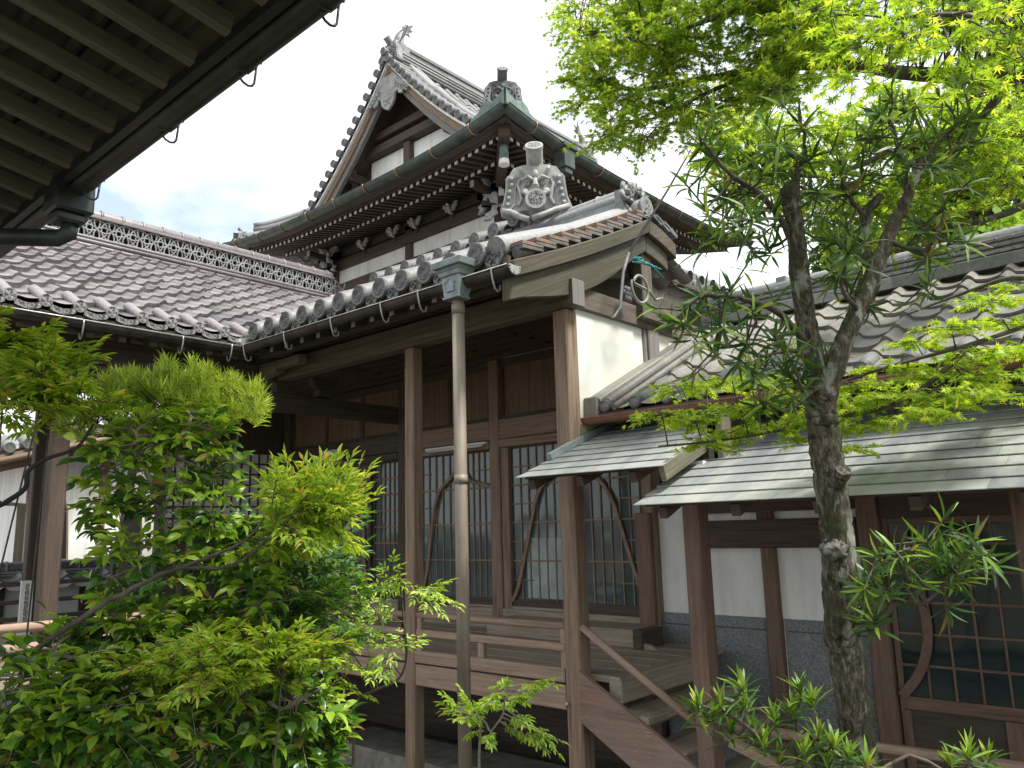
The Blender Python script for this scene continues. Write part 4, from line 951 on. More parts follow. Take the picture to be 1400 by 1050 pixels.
m = MB(); m.box((-6.35, 6.62, DK), (-4.35, BW-.10, -.99)); m.build('step_bench', 'wood_deck', ver, bevel=.01)
m = MB(); m.box((-4.40, 6.60, DK-.0), (-4.30, 7.0, -.985)); m.build('bench_end', 'wood_dark', ver, bevel=.005)
m = MB(); m.box((-11.3, BW-.12, GZ), (-4.4, BW-.08, DK-.06)); m.box((-11.3, 5.6, DK-.12), (-3.8, 5.7, DK-.055)); m.box((-11.3, 6.6, DK-.12), (-3.8, 6.7, DK-.055)); m.build('underfloor', 'wood_dark', ver)
# stairs
m = MB(); s0, s1 = A(-3.97, 5.19, -1.31), A(-2.70, 5.19, -2.02)
m.prism([(-3.97, -1.11), (-1.95, -2.235), (-1.95, -2.5), (-2.2, -2.5), (-3.97, -1.49)], (0, 5.165, 0), (1, 0, 0), Z3, (0, 1, 0), .05); m.build('stair_stringer', 'wood_stringer', ver, bevel=.006)
m = MB(); m.prism([(-4.36, -1.10), (-4.22, -1.12), (-1.95, -2.45), (-2.2, -2.5), (-4.36, -1.40)], (0, 6.63, 0), (1, 0, 0), Z3, (0, 1, 0), .05); m.build('stair_stringer', 'wood_deck', ver, bevel=.006)
for k in range(6):
    x = -3.68+.30*k; z = -1.395-.20*k
    m = MB(); m.box((x-.05, 5.22, z-.055), (x+.30, 6.62, z)); m.build('tread', 'wood_deck', ver, bevel=.008)
    m = MB(); m.box((x-.03, 5.22, z-.20), (x-.01, 6.62, z-.057)); m.build('riser', 'wood_stringer', ver)
m = MB(); m.tube([(-3.97, 5.24, -.79), (-2.93, 5.24, -1.43)], .03, 10); m.build('stair_rail', 'wood_rail', ver)
for x, z in ((-4.13, -1.38), (-3.965, -1.26)):
    m = MB(); m.ball((x+.02, 5.19, z), .018, 8, 5); m.build('bolt', 'steel', ver)
# white gable-end wall above the small canopy
m = MB(); m.add([(-4.0, 5.35, .60), (-4.0, 6.44, 1.05), (-4.0, 6.44, 1.87), (-4.0, 5.35, 1.87), (-4.06, 5.35, .60), (-4.06, 6.44, 1.05), (-4.06, 6.44, 1.87), (-4.06, 5.35, 1.87)], [(0, 1, 2, 3), (4, 7, 6, 5), (0, 3, 7, 4), (1, 5, 6, 2), (3, 2, 6, 7), (0, 4, 5, 1)]); m.build('plaster_wall', 'plaster_stained', ver)
m = MB(); m.box((-4.05, 6.68, 1.2), (-4.0, 7.3, 1.87)); m.build('plaster_wall', 'plaster_stained', ver)
m = MB(); m.box((-4.08, 6.48, .8), (-3.95, 6.67, 1.87), Z3); m.box((-4.06, 6.43, .9), (-3.975, 6.48, 1.87), Z3); m.build('gable_post', 'wood_weather', ver, bevel=.01)
m = MB(); m.beam((-4.03, 5.34, 1.97), (-4.03, 7.5, 1.97), .14, .20); m.beam((-4.0, 6.3, 2.02), (-4.0, 6.95, 2.02), .22, .16); m.box((-4.08, 6.42, 2.07), (-3.95, 6.6, 2.8), Z3); m.build('gable_beam', 'wood_frontbeam', ver, bevel=.01)

m = MB(); m.box((-5.2, 7.35, GZ), (-4.9, 11.5, 3.0)); m.box((-5.1, 7.3, 2.55), (-4.82, 11.5, 2.75)); m.box((-4.95, 7.3, 3.0), (-4.8, 11.3, 3.06)); m.build('side_wall', 'wood_dark', ver)

# ------------------------------------------------------------------ left corridor with the openwork ridge
cor = thing('roofed_corridor', 'open timber corridor on the left under a wavy pantile roof with an openwork ring-pattern ridge', 'corridor', (-10, 3.5, GZ))
CX = -7.90; CRX = -12.0; CS = .52; CZ = 2.15
m = MB(); pc = .295
def Pc(u, t): return np.stack([CX-t, u, CZ+CS*t-.03*np.sin(np.pi*t/4.1)+0*u], -1)
tile_patch(m, Pc, 1.0, 1.0+pc*25, lambda u: 4.05+0*u, pc, .285, [(1-f, h) for f, h in s_profile(9)][::-1], .042, .006)
m.add([(CRX, 1.0, 4.27), (-15, 1.0, 2.72), (-15, 8.4, 2.72), (CRX, 8.4, 4.27)], [(0, 1, 2, 3)])
m.build('pantile_roof', 'tile_left', cor, sharp=45)
dl = MB(); dl.tube([(-.004, 0, 0), (-.35, 0, .18)], .056, 12); dl.tube([(.016, 0, 0), (-.004, 0, 0)], .060, 14); dl.disc((.0165, 0, 0), (1, 0, 0), .045, 12, 1)
P = [(y, -.03-.03*math.sin(math.pi*max(0, min(1, (y-.04)/.22)))) for y in np.linspace(.04, .26, 8)]
dl.prism([(a, b+.012) for a, b in P][::-1]+[(a, b-.045) for a, b in P], (-.012, 0, 0), (0, 1, 0), Z3, (1, 0, 0), .024, 1)
dl = proto(dl, 'eave_tile', ['tile_left', 'clay_relief'], sharp=40)
for k in range(12): inst(dl, 'eave_tile', cor, (CX+.02, 1.0+pc*(k+.82), CZ+.035))
m = MB(); m.prism([(-11.9, 2.0), (-7.95, 2.0), (-7.95, 2.12), (-11.9, 4.1)], (0, 7.3, 0), (1, 0, 0), Z3, (0, 1, 0), .05); m.build('attic_wall', 'wood_dark', cor)
# valley corner piece
m = MB(); m.box((-8.15, 4.33, 2.0), (-7.78, 4.46, 2.13)); m.beam((-8.3, 4.75, 2.22), (-7.78, 4.32, 2.02), .3, .03)
for k in range(6): m.tube([(-7.76, 4.30, 2.05), (-7.8-.05*k, 4.34+.01*k, 2.11+.01*k)], .022, 6)
m.build('valley_tile', 'clay', cor)
m = MB()     # ridge: base courses, openwork rings, cap
m.box((CRX-.2, 1.0, 4.12), (CRX+.2, 8.45, 4.28))
for z in (4.20, 4.27): m.tube([(CRX+.2, 1.0, z), (CRX+.2, 8.45, z)], .032, 8)
m.tube([(CRX+.17, 1.0, 4.335), (CRX+.17, 8.45, 4.335)], .03, 8); m.box((CRX-.15, 1.0, 4.28), (CRX+.15, 8.45, 4.36))
m.box((CRX-.15, 1.0, 4.66), (CRX+.16, 8.45, 4.70)); m.tube([(CRX+.02, 1.0, 4.73), (CRX+.02, 8.45, 4.73)], .10, 10)
for k in range(24): m.tube([(CRX+.02, 1.2+.31*k, 4.73), (CRX+.02, 1.24+.31*k, 4.73)], .115, 10)
rdg = m.build('openwork_ridge', 'tile_left', cor, bevel=.006)
m = MB(); R_ = .148; zc_ = 4.51; hb = .145
for k in range(36):
    for dz in (0, .105, -.105):
        yc = 1.1+.21*k+(.105 if dz else 0)
        run = []
        for a in np.linspace(0, 2*math.pi, 25):
            y, z = yc+R_*math.cos(a), dz+R_*math.sin(a)
            if abs(z) <= hb+.004: run.append((CRX+.12, y, zc_+z))
            else:
                if len(run) > 1: m.tube(run, .0135, 5, 0, False)
                run = []
        if len(run) > 1: m.tube(run, .0135, 5, 0, False)
m.build('ring_tracery', 'clay', rdg)
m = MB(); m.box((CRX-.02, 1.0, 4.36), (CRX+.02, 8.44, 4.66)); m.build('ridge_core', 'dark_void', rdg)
# eave timber, rafters, gutter
crf = MB(); crf.beam((0, 0, 0), (-3.4, 0, 1.5), .07, .10, 0); crf.add([(.003, -.036, -.045), (.003, .036, -.045), (.003, .036, .055), (.003, -.036, .055)], [(0, 1, 2, 3)], None, False, 1)
crf = proto(crf, 'rafter', ['wood_dark', 'wood_eave'])
for k in range(12): inst(crf, 'rafter', cor, (CX-.12, 1.05+.305*k, 1.98))
m = MB(); m.add([(CX+.0, .8, 2.08), (CX, 5.3, 2.08), (CX-4.05, 8.9, 4.1), (CX-4.05, .8, 4.1)], [(0, 1, 2, 3)], A(0, 1, 0)); m.box((CX-.03, .8, 2.03), (CX+.01, 4.5, 2.10)); m.build('eave_board', 'wood_dark', cor)
m = MB(); half_gutter(m, [(CX+.08, 1.0, 2.03), (CX+.08, 4.40, 2.02)], (1, 0, 0), .06); gl = m.build('gutter', 'gutter_bronze', cor, sharp=60)
m = MB(); m.tube([(CX+.14, 1.0, 2.035), (CX+.14, 4.34, 2.03)], .006, 5); m.build('gutter_rim', 'steel', gl)
for y in (2.72, 3.68, 4.22): inst(hk, 'gutter_hook', gl, (CX+.08, y, 2.03), math.pi/2)
m = MB(); m.beam((-8.5, .8, 1.93), (-8.5, 5.3, 1.93), .16, .22); m.build('side_beam', 'wood_dark', cor, bevel=.01)
m = MB(); m.beam((-8.5, 5.1, 1.59), (-8.5, 7.2, 1.59), .16, .22); m.beam((-8.5, 5.26, 1.7), (-8.5, 5.26, 1.95), .14, .14); m.build('cross_beam', 'wood_dark', cor, bevel=.01)
m = MB()
pf = [(-.1, 0), (.1, 0), (.1, .08), (.16, .14), (.2, .24), (-.2, .24), (-.16, .14), (-.1, .08)]
m.prism(pf, (-8.43, 5.9, 1.72), (0, 1, 0), Z3, (-1, 0, 0), .12); m.build('beam_strut', 'wood_dark', cor, bevel=.006)
m = MB(); m.beam((-8.05, 5.0, 1.93), (-8.6, 5.0, 1.88), .12, .12); m.beam((-7.6, 5.0, 1.96), (-8.7, 5.0, 1.96), .10, .1); m.build('corner_bracket', 'wood_eave', cor, bevel=.008)
m = MB(); m.box((-12.2, .8, 2.10), (-8.4, 7.2, 2.12)); m.build('ceiling', 'wood_ceiling', cor)
for k in range(8):
    m = MB(); m.beam((-12.1, 1.2+.75*k, 2.08), (-8.55, 1.2+.75*k, 2.08), .05, .05); m.build('ceiling_batten', 'wood_eave', cor)
for x in (-9.0, -9.5, -10, -10.5, -11, -11.5):
    m = MB(); m.beam((x, .8, 2.092), (x, 5.2, 2.092), .05, .03); m.build('ceiling_batten', 'wood_dark', cor)
pillar('post', -8.5, 2.83, .16, GZ, 1.84, 'wood_brown', cor); pillar('post', -12.1, 3.8, .15, GZ, 2.1, 'wood_dark', cor); pillar('post', -12.1, 6.6, .15, GZ, 2.1, 'wood_dark', cor)
m = MB(); m.box((-12.2, .5, -1.30), (-8.35, 7.2, -1.2), A(0, 1, 0)); m.build('deck', 'wood_deck', cor)
m = MB(); m.tube([(-8.34, .6, -.765), (-8.34, 5.1, -.785)], .045, 10); m.build('hand_rail', 'wood_rail', cor)
m = MB(); m.tube([(-8.34, .6, -.945), (-8.34, 5.1, -.975)], .05, 10); m.build('base_rail', 'wood_rail', cor)
for z in (-.55, -.78, -1.0):
    m = MB(); m.box((-12.14, .6, z-.035), (-12.06, 7.0, z+.02)); m.build('far_rail', 'wood_dark', cor, bevel=.004)
for y in (2.95, 4.9):
    m = MB(); m.box((-12.15, y-.05, -1.2), (-12.05, y+.05, -.30), Z3); m.build('rail_post', 'wood_dark', cor, bevel=.005)

# ------------------------------------------------------------------ near eave over the viewpoint
ne = thing('corridor_eave', 'dark timber eave overhead with exposed rafters, hanging metal gutter and rain box', 'eave', (-3.5, -.5, GZ))
nr = MB(); nr.beam((0, 0, 0), (0, -3.4, .66), .048, .09, 0); nr = proto(nr, 'rafter', ['wood_rafter'], bevel=.005)
for k in range(28): inst(nr, 'rafter', ne, (-7.3+.283*k+.03*rng.normal()*.3, 1.44, 2.045))
sl = .66/3.4
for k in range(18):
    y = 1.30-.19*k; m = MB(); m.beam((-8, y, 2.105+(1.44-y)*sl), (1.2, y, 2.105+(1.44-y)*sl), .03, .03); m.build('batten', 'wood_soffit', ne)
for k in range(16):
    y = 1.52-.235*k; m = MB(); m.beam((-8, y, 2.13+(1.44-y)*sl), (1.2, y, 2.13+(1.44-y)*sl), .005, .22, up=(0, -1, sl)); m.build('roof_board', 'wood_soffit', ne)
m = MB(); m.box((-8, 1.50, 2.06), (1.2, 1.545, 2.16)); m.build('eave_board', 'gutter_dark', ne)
m = MB(); tile_patch(m, lambda u, t: np.stack([u, 1.62-t, 2.20+.2*t+0*u], -1), -8.2, -8.2+.295*32, lambda u: 0*u+3.6, .295, .3, s_profile(8), .03); m.build('tile_roof', 'tile_grey', ne, sharp=45)
m = MB(); gyy, gzz = 1.625, 2.10; half_gutter(m, [(-6.9, gyy, gzz), (1.2, gyy, gzz)], (0, 1, 0), .068); ng = m.build('gutter', 'gutter_dark', ne, sharp=60)
nh = MB(); nh.tube([(0, -.10, .02), (0, -.07, -.02), (0, -.02, -.066), (0, .035, -.066), (0, .072, -.02), (0, .085, .01), (0, .10, .012)], .005, 6)
nh.tube([(0, .075, -.01), (0, .07, -.06), (0, .066, -.10), (0, .055, -.118), (0, .035, -.124), (0, .01, -.116), (0, -.006, -.10), (0, -.012, -.08)], .006, 6)
nh = proto(nh, 'gutter_hook', ['gutter_dark'])
for x in (-4.75, -3.75, -3.0, -2.38, -1.85, -1.3): inst(nh, 'gutter_hook', ng, (x, gyy, gzz))
m = MB(); bx_ = -4.98
m.box((bx_-.11, gyy-.12, 1.93), (bx_+.11, gyy+.10, 2.13)); m.box((bx_-.08, gyy-.10, 1.87), (bx_+.08, gyy+.07, 1.93)); m.build('rain_box', 'gutter_dark', ng, bevel=.015)
m = MB(); m.tube([(bx_, gyy, 1.88), (bx_, gyy, 1.82), (bx_-.03, gyy-.05, 1.785), (bx_-.12, gyy-.22, 1.77), (bx_-.5, gyy-.9, 1.70), (bx_-.9, gyy-1.6, 1.62)], .052, 12); m.build('downpipe', 'gutter_dark', ng)

# ------------------------------------------------------------------ annex on the right: tiled roof, shingled canopies, plaster and stone wall
an = thing('annex', 'low annex with grey shingled canopies and plaster wall over dark stone', 'building', (-1.5, 7.4, GZ))
AY, AZ, AS = 5.50, .955, .49
m = MB(); pa = .30
tile_patch(m, lambda u, t: np.stack([u, AY+t, AZ+AS*t+0*u], -1), -3.86, -3.86+pa*24, lambda u: 0*u+2.5, pa, .30, s_profile(9), .028, .0035)
m.build('pantile_roof', 'tile_mossy', an, sharp=45)
m = MB(); m.beam((-3.93, AY-.02, AZ+.05), (-3.93, AY+1.85, AZ+.05+1.85*AS), .17, .13); m.tube([(-3.80, AY, AZ+.07), (-3.80, AY+2.0, AZ+.07+2.0*AS)], .05, 8); m.tube([(-3.72, AY-.02, AZ+.02), (-3.72, AY+2.0, AZ+.02+2.0*AS)], .035, 8)
m.box((-4.0, AY-.07, AZ-.08), (-3.86, AY-.0, AZ+.13)); m.build('verge_course', 'tile_mossy', an, bevel=.01)
ad = MB(); ad.tube([(0, -.02, 0), (0, .25, .11)], .052, 12); ad.ball((0, -.02, 0), .052, 10, 6, 0, (1, .35, 1)); ad = proto(ad, 'eave_tile', ['clay_dark'])
for k in range(22): inst(ad, 'eave_tile', an, (-3.86+pa*(k+.18), AY-.02, AZ+.035))
m = MB(); m.box((-3.9, AY-.03, AZ-.09), (3.3, AY+.02, AZ-.015)); m.build('eave_board', 'wood_dark', an)
m = MB(); half_gutter(m, [(-3.98, AY-.09, AZ-.06), (3.3, AY-.09, AZ-.05)], (0, -1, 0), .055); m.build('gutter', 'gutter_red', an, sharp=60)
RY, RZ = 8.0, 2.18
m = MB()
for w, z0, z1 in ((.44, -.05, .06), (.36, .085, .12), (.36, .14, .175), (.36, .19, .225)): m.box((-4.3, RY-w/2, RZ+z0), (3.3, RY+w/2, RZ+z1))
m.box((-4.3, RY-.16, RZ+.05), (3.3, RY+.16, RZ+.22)); m.tube([(-4.3, RY, RZ+.25), (3.3, RY, RZ+.25)], .09, 10)
for k in range(60):
    x = -4.2+.125*k
    for z in (.085, .14, .19): m.tube([(x, RY-.185, RZ+z+.017), (x, RY-.17, RZ+z+.017)], .02, 6)
for k in range(9): m.box((-4.1+.85*k, RY-.06, RZ+.30), (-3.99+.85*k, RY+.06, RZ+.37))
m.build('roof_ridge', 'tile_grey', an, bevel=.004)
m = MB(); m.add([(-4.3, RY, RZ), (3.3, RY, RZ), (3.3, RY+3, RZ-1.3), (-4.3, RY+3, RZ-1.3)], [(0, 1, 2, 3)]); m.build('rear_roof', 'tile_mossy', an)
# canopies of thin boards
def canopy(xl, xr, yf, zf, slope, length, rows, rafters, drop=0.0):
    m = MB(); w = length/rows; nb = max(2, int((xr-xl)/.9))
    for r_ in range(rows):
        y0 = yf+w*r_; z0 = zf+slope*w*r_
        edges = np.linspace(xl, xr, nb+1)+(np.array([0]+[.3*(rng.random()-.5) for _ in range(nb-1)]+[0]))
        for k in range(nb):
            a, b = edges[k]+.0015, edges[k+1]-.0015; t = .005; j = .001*rng.random()
            p = [(a, y0-.010, z0+.003+j), (b, y0-.010, z0+.003+j), (b, y0+w, z0+slope*w-.003), (a, y0+w, z0+slope*w-.003)]
            v = p+[(x, y, z-t) for x, y, z in p]
            m.add(v, [(0, 1, 2, 3), (7, 6, 5, 4), (0, 4, 5, 1), (1, 5, 6, 2), (2, 6, 7, 3), (3, 7, 4, 0)], uvs=[[(k+.2+9*r_, r_+.2), (k+.8+9*r_, r_+.2), (k+.8+9*r_, r_+.8), (k+.2+9*r_, r_+.8)]]*6)
    o = m.build('board_canopy', 'shingle', an)
    m = MB(); m.beam((xl+.05, yf+.07, zf-.0), (xr-.04, yf+.07, zf-.0), .04, .022); m.build('canopy_batten', 'wood_dark', o)
    m = MB(); m.beam((xl+.1, yf+length*.5, zf+slope*length*.5-.05), (xr-.05, yf+length*.5, zf+slope*length*.5-.05), .07, .07)
    m.build('canopy_batten', 'wood_dark', o)
    for x in rafters:
        m = MB(); m.beam((x, yf+.07, zf-.055), (x, yf+length, zf-.055+slope*(length-.07)), .06, .075); m.build('canopy_rafter', 'wood_brown', o, bevel=.004)
    return o
c1_ = canopy(-4.0, -2.72, 4.53, .375, .385, 1.36, 9, (-3.9, -3.45, -3.0))
m = MB(); m.beam((-2.74, 4.56, .33), (-2.74, 5.88, .845), .04, .11); m.build('verge_board', 'wood_eave', c1_, bevel=.004)
m = MB(); m.beam((-3.97, 4.9, .55), (-3.97, 5.85, .92), .05, .05); m.build('flashing', 'zinc', c1_)
canopy(-2.87, 1.0, 4.40, .125, .42, 1.64, 11, (-2.7, -2.2, -1.7, -1.2, -.7, -.2))
m = MB()
for x in (-2.66, -2.62): m.box((x-.05, 5.15, .35), (x+.03, 5.3, .78), Z3)
m.box((-2.95, 5.2, .44), (-2.6, 5.3, .56)); m.box((-2.78, 5.15, .6), (-2.66, 5.9, .7)); m.build('canopy_bracket', 'wood_eave', an, bevel=.006)
m = MB()
for z in (.34, .40): m.box((-2.95, 5.08, z), (-2.72, 5.2, z+.035))
m.build('white_trim', 'white_paint', an)
# posts
m = MB(); m.box((-2.95, 5.14, GZ), (-2.82, 5.30, .30), Z3); m.build('post', 'wood_red', an, bevel=.012)
m = MB(); m.box((-.90, 5.14, GZ), (-.76, 5.3, .4), Z3); m.build('post', 'wood_red', an, bevel=.012)
m = MB(); m.box((-2.38, BW-.14, GZ), (-2.22, BW+.02, .3), Z3); m.build('post', 'wood_red', an, bevel=.012)
m = MB(); m.box((-3.29, BW-.08, GZ), (-3.16, BW+.02, .1), Z3); m.build('post', 'wood_red', an, bevel=.01)
# wall
m = MB(); m.box((-4.42, BW-.0, -.875), (-2.40, BW+.06, .4)); m.build('plaster_wall', 'plaster', an)
m = MB(); m.box((-4.0, 6.05, .62), (3.3, 6.12, 1.12), A(1, 0, 0)); m.build('upper_wall', 'wood_dark', an)
m = MB(); m.box((-4.3, BW+.06, .3), (3.3, BW+.12, 1.75)); m.build('inner_wall', 'wood_dark', an)
for a, b in ((-4.42, -3.32), (-3.14, -2.40)):
    m = MB(); m.box((a, BW-.022, GZ), (b, BW+.05, -.985)); m.build('stone_dado', 'stone_dado', an, bevel=.004)
    m = MB(); m.box((a, BW-.028, -.98), (b, BW+.05, -.875)); m.build('dado_cap', 'stone_dado', an, bevel=.006)
m = MB(); m.box((-2.56, BW-.026, GZ), (-2.55, BW+.0, -.985)); m.build('dado_joint', 'dark_void', an)
m = MB(); m.box((-3.98, BW-.092, -.24), (-2.40, BW-.005, .02)); m.box((-3.98, BW-.07, .09), (-2.4, BW-.005, .25)); m.build('lintel', 'wood_brown', an, bevel=.006)
m = MB(); m.box((-4.02, BW-.10, GZ), (-3.93, BW-.002, .2), Z3); m.box((-3.30, BW-.09, .02), (-3.18, BW-.004, .09)); m.build('wall_stud', 'wood_brown', an, bevel=.006)
# lattice doors with the curved bar, on the right
m = MB(); m.box((-2.20, BW+.02, GZ), (2.5, BW+.06, .5)); m.build('back_wall', 'wood_dark', an)
m = MB(); m.box((-2.20, BW-.10, .0), (2.5, BW+.0, .3)); m.build('lintel', 'wood_brown', an, bevel=.006)
def ldoor(x0, x1, bell=None):
    d = door(x0, x1, BW-.05, -1.52, .0, 8, [.18, .36, .54, .72, .88], bell, an, 'wood_red', 'pane_dark', rail=.10)
    m = MB(); m.box((x0, BW-.068, -2.0), (x0+.07, BW-.03, -1.525), Z3); m.box((x1-.07, BW-.068, -2.0), (x1, BW-.03, -1.525), Z3); m.box(((x0+x1)/2-.07, BW-.068, -1.95), ((x0+x1)/2+.07, BW-.03, -1.525), Z3); m.box((x0+.07, BW-.068, -2.0), (x1-.07, BW-.03, -1.93))
    m.build('door_frame', 'wood_red', d, bevel=.004)
    for a, b in ((x0+.07, (x0+x1)/2-.07), ((x0+x1)/2+.07, x1-.07)):
        m = MB(); m.box((a, BW-.045, -1.93), (b, BW-.04, -1.525)); m.build('door_panel', 'wood_board', d)
arc = curve([(-2.18, -1.42), (-2.06, -1.28), (-1.97, -1.10), (-1.93, -.88), (-1.95, -.62), (-2.0, -.40), (-2.04, -.1)])
ldoor(-2.20, -.60, [arc]); ldoor(-.60, 1.0)
m = MB(); m.ball((-.96, BW-.085, -1.34), .2, 26, 16, 0, (1.5, .16, .75)); rs_ = np.random.default_rng(4)
m.v = [v+A(rs_.normal()*.012, rs_.normal()*.006, rs_.normal()*.014-.0*v[2]) for v in m.v]
sk = m.build('white_sack', 'clay', loc=(-.96, BW-.085, -1.49)); tag(sk, 'crumpled pale bag showing behind the lattice door on the right', 'bag')
# low handrail in front of the annex
m = MB(); m.tube([(-2.72, 5.24, -1.37), (1.0, 5.24, -1.32)], .032, 10); m.build('hand_rail', 'wood_rail', an)
m = MB(); m.beam((-2.74, 5.24, -1.47), (-1.9, 5.0, -1.62), .05, .06); m.build('lower_rail', 'wood_rail', an)
m = MB(); m.box((-1.9, 5.5, GZ), (2.5, 7.1, -2.05)); m.build('entrance_floor', 'stone_ledge', an)
# ------------------------------------------------------------------ things on and round the buildings
lt = thing('fluorescent_lamp', 'short white lamp box fixed to the dark lintel over the left lattice doors', 'lamp', (-9.85, 7.06, 1.10), 'lamps under the veranda roof')
m = MB(); m.box((-10.1, 6.98, 1.10), (-9.65, 7.09, 1.22)); m.build('lamp_cover', 'lamp_white', lt, bevel=.012); m = MB(); m.box((-10.12, 7.075, 1.12), (-9.60, 7.10, 1.25)); m.build('lamp_base', 'wood_dark', lt)
lt = thing('fluorescent_lamp', 'long thin white tube lamp under the lintel behind the downpipe', 'lamp', (-7.3, 7.0, .98), 'lamps under the veranda roof')
m = MB(); m.tube([(-7.75, 7.03, 1.015), (-6.75, 7.03, 1.015)], .018, 10); m.build('lamp_tube', 'lamp_white', lt); m = MB(); m.box((-7.8, 7.035, 1.03), (-6.7, 7.085, 1.06)); m.build('lamp_base', 'plaster_cool', lt)
pl = thing('cane_pole', 'long dark cane pole with looped grey cable, tied to the gable corner with blue twine', 'pole', onX(848, 440, -3.72))
pA, pB, pC = onX(860, 345, -3.72), onX(950, 195, -3.72), onX(975, 150, -3.72)
m = MB(); m.tube([pA-A(0, .06, .12), pA, pA*.45+pB*.55+A(0, .0, -.02), pB, pC], [.016, .015, .011, .008, .005], 7); m.build('cane', 'cable', pl)
m = MB(); b0, b1 = onX(852, 372, -3.70), onX(848, 420, -3.70); b2 = onX(840, 433, -3.70)
m.tube([pA, b0, b1, b2, onX(836, 436, -3.7)], [.014, .015, .015, .012, .008], 7); m.build('metal_foot', 'clay_dark', pl)
m = MB(); cc = onX(874, 396, -3.68); r0 = .125
m.tube([cc+A(.01*k/12, r0*math.cos(a), r0*math.sin(a)) for k, a in enumerate(np.linspace(2.6, 2.6+6.6, 26))]+[onX(888, 398, -3.68), onX(896, 410, -3.68), onX(905, 408, -3.68)], .014, 7); m.build('cable_loop', 'cable_grey', pl)
m = MB()
for k in range(5): q0 = onX(866+2*k, 352, -3.69); m.tube([q0+A(.02, 0, .0), q0+A(-.02, .02*math.sin(k), -.04), onX(880+6*k, 356+3*k, -3.67)], .006, 5)
m.tube([onX(868, 353, -3.69), onX(890, 362, -3.66), onX(908, 380, -3.66)], .005, 5); m.build('twine', 'twine', pl)
# notice board
sp_ = onX(33, 890, -12.0); sb = thing('notice_board', 'narrow white upright board with a column of small dark characters by the corridor post', 'sign', (-11.92, sp_[1], -1.2))
ty, by_ = onX(36, 794, -11.92), onX(33, 876, -11.92); cy = (ty[1]+by_[1])/2; hw = .075
m = MB(); m.box((-11.94, cy-hw, by_[2]), (-11.91, cy+hw, ty[2])); m.build('board', 'white_paint', sb, bevel=.004)
m = MB(); rr = random.Random(11); nz = 9
for k in range(nz):
    z = ty[2]-.07-(ty[2]-by_[2]-.14)*k/(nz-1)*.86; s = .03
    for q_ in range(4): m.box((-11.909, cy-s+.004*q_, z-s+q_*s*.6), (-11.907, cy+s*(.4+.6*rr.random()), z-s+q_*s*.6+.008))
    for q_ in range(2+k % 2): y = cy-s+2*s*(q_+.5)/(2+k % 2); m.box((-11.9085, y-.004, z-s), (-11.9065, y+.004, z+s*(.5+.5*rr.random())), Z3)
m.build('lettering', 'ink', sb)
m = MB(); m.box((-11.935, cy-.012, -1.25), (-11.915, cy+.012, by_[2])); m.build('stake', 'wood_eave', sb)
# low tiled garden wall on the far left
gw = thing('garden_wall', 'low plaster wall capped with dark wavy tiles behind the left corridor rail', 'wall', (-13.5, 4.0, GZ))
m = MB(); WX = -13.5; wz = -.40
tile_patch(m, lambda u, t: np.stack([WX+.52-t, u, wz-.30+.5*t+0*u], -1), -.5, -.5+.3*26, lambda u: 0*u+.5, .3, .25, s_profile(8), .03); m.build('cap_tiles', 'tile_grey', gw, sharp=45)
m = MB(); m.tube([(WX, -.5, wz+.02), (WX, 7.3, wz+.02)], .085, 10)
for k in range(24): m.tube([(WX, -.4+.33*k, wz+.02), (WX, -.36+.33*k, wz+.02)], .10, 10)
for z in (-.10, -.06): m.box((WX-.1, -.5, wz+z), (WX+.14, 7.3, wz+z+.03))
m.build('wall_ridge', 'tile_grey', gw)
m = MB(); m.box((WX-.1, -.5, GZ), (WX+.1, 7.3, wz-.12)); m.build('wall_face', 'plaster_cool', gw)
m = MB()
for y in np.arange(.2, 7.3, 1.2): m.box((WX+.1, y-.09, GZ), (WX+.14, y+.09, wz-.25), Z3)
m.build('wall_stud', 'wood_dark', gw)
# white walled building beyond
wb = thing('white_building', 'white plastered building with brown timbers and bell shaped windows beyond the left corridor', 'building', (-19, 8, GZ))
BX = -17.0
m = MB(); m.box((BX-5, 5.26, GZ), (BX, 12, 2.2)); m.build('wall', 'plaster', wb)
m = MB()
for y in (5.24, 6.55, 7.9, 9.3): m.box((BX-.02, y-.07, GZ), (BX+.04, y+.07, 2.3), Z3)
m.box((BX-.02, 5.2, -.62), (BX+.035, 12, -.50)); m.beam((BX+.02, 4.6, 1.34), (BX+.02, 8.4, 2.45), .10, .16); m.build('timber_frame', 'wood_pillar', wb, bevel=.01)
for yc in (5.72, 7.15):
    kat = [(-.22, -.75), (-.19, -.2), (-.16, .2), (-.1, .38), (0, .52), (.1, .38), (.16, .2), (.19, -.2), (.22, -.75)]
    m = MB(); m.prism(kat, (BX+.004, yc, .40), (0, 1, 0), Z3, (1, 0, 0), .03); w_ = m.build('bell_window', 'dark_void', wb)
    m = MB(); pts = [(BX+.04, yc+a*1.06, .40+b*1.03) for a, b in kat]; m.tube(pts+[pts[0]], .022, 6); m.build('window_frame', 'wood_pillar', w_)
m = MB()
for sg in (0, 1):
    pass
tile_patch(m, lambda u, t: np.stack([u, 4.3+t, 1.55+.30*t+0*u], -1), BX-5.4, BX-5.4+.3*20, lambda u: 0*u+4.0, .3, .3, rp2, .01)
m.build('tile_roof', 'tile_grey', wb, sharp=50)
for k in range(13): inst(d1, 'eave_tile', wb, (BX+.6, 4.35+.3*k, 1.60+.09*k), math.pi/2)
m = MB(); m.beam((BX+.55, 4.3, 1.42), (BX+.55, 8.3, 2.62), .08, .12); m.tube([(BX+.72, 4.2, 1.34), (BX+.72, 8.2, 2.5)], .06, 8); m.build('verge_board', 'wood_pillar', wb)
dpp = thing('drain_post', 'grey drainpipe post with a horizontal arm left of the white building', 'pipe', (-15.8, 4.75, GZ))
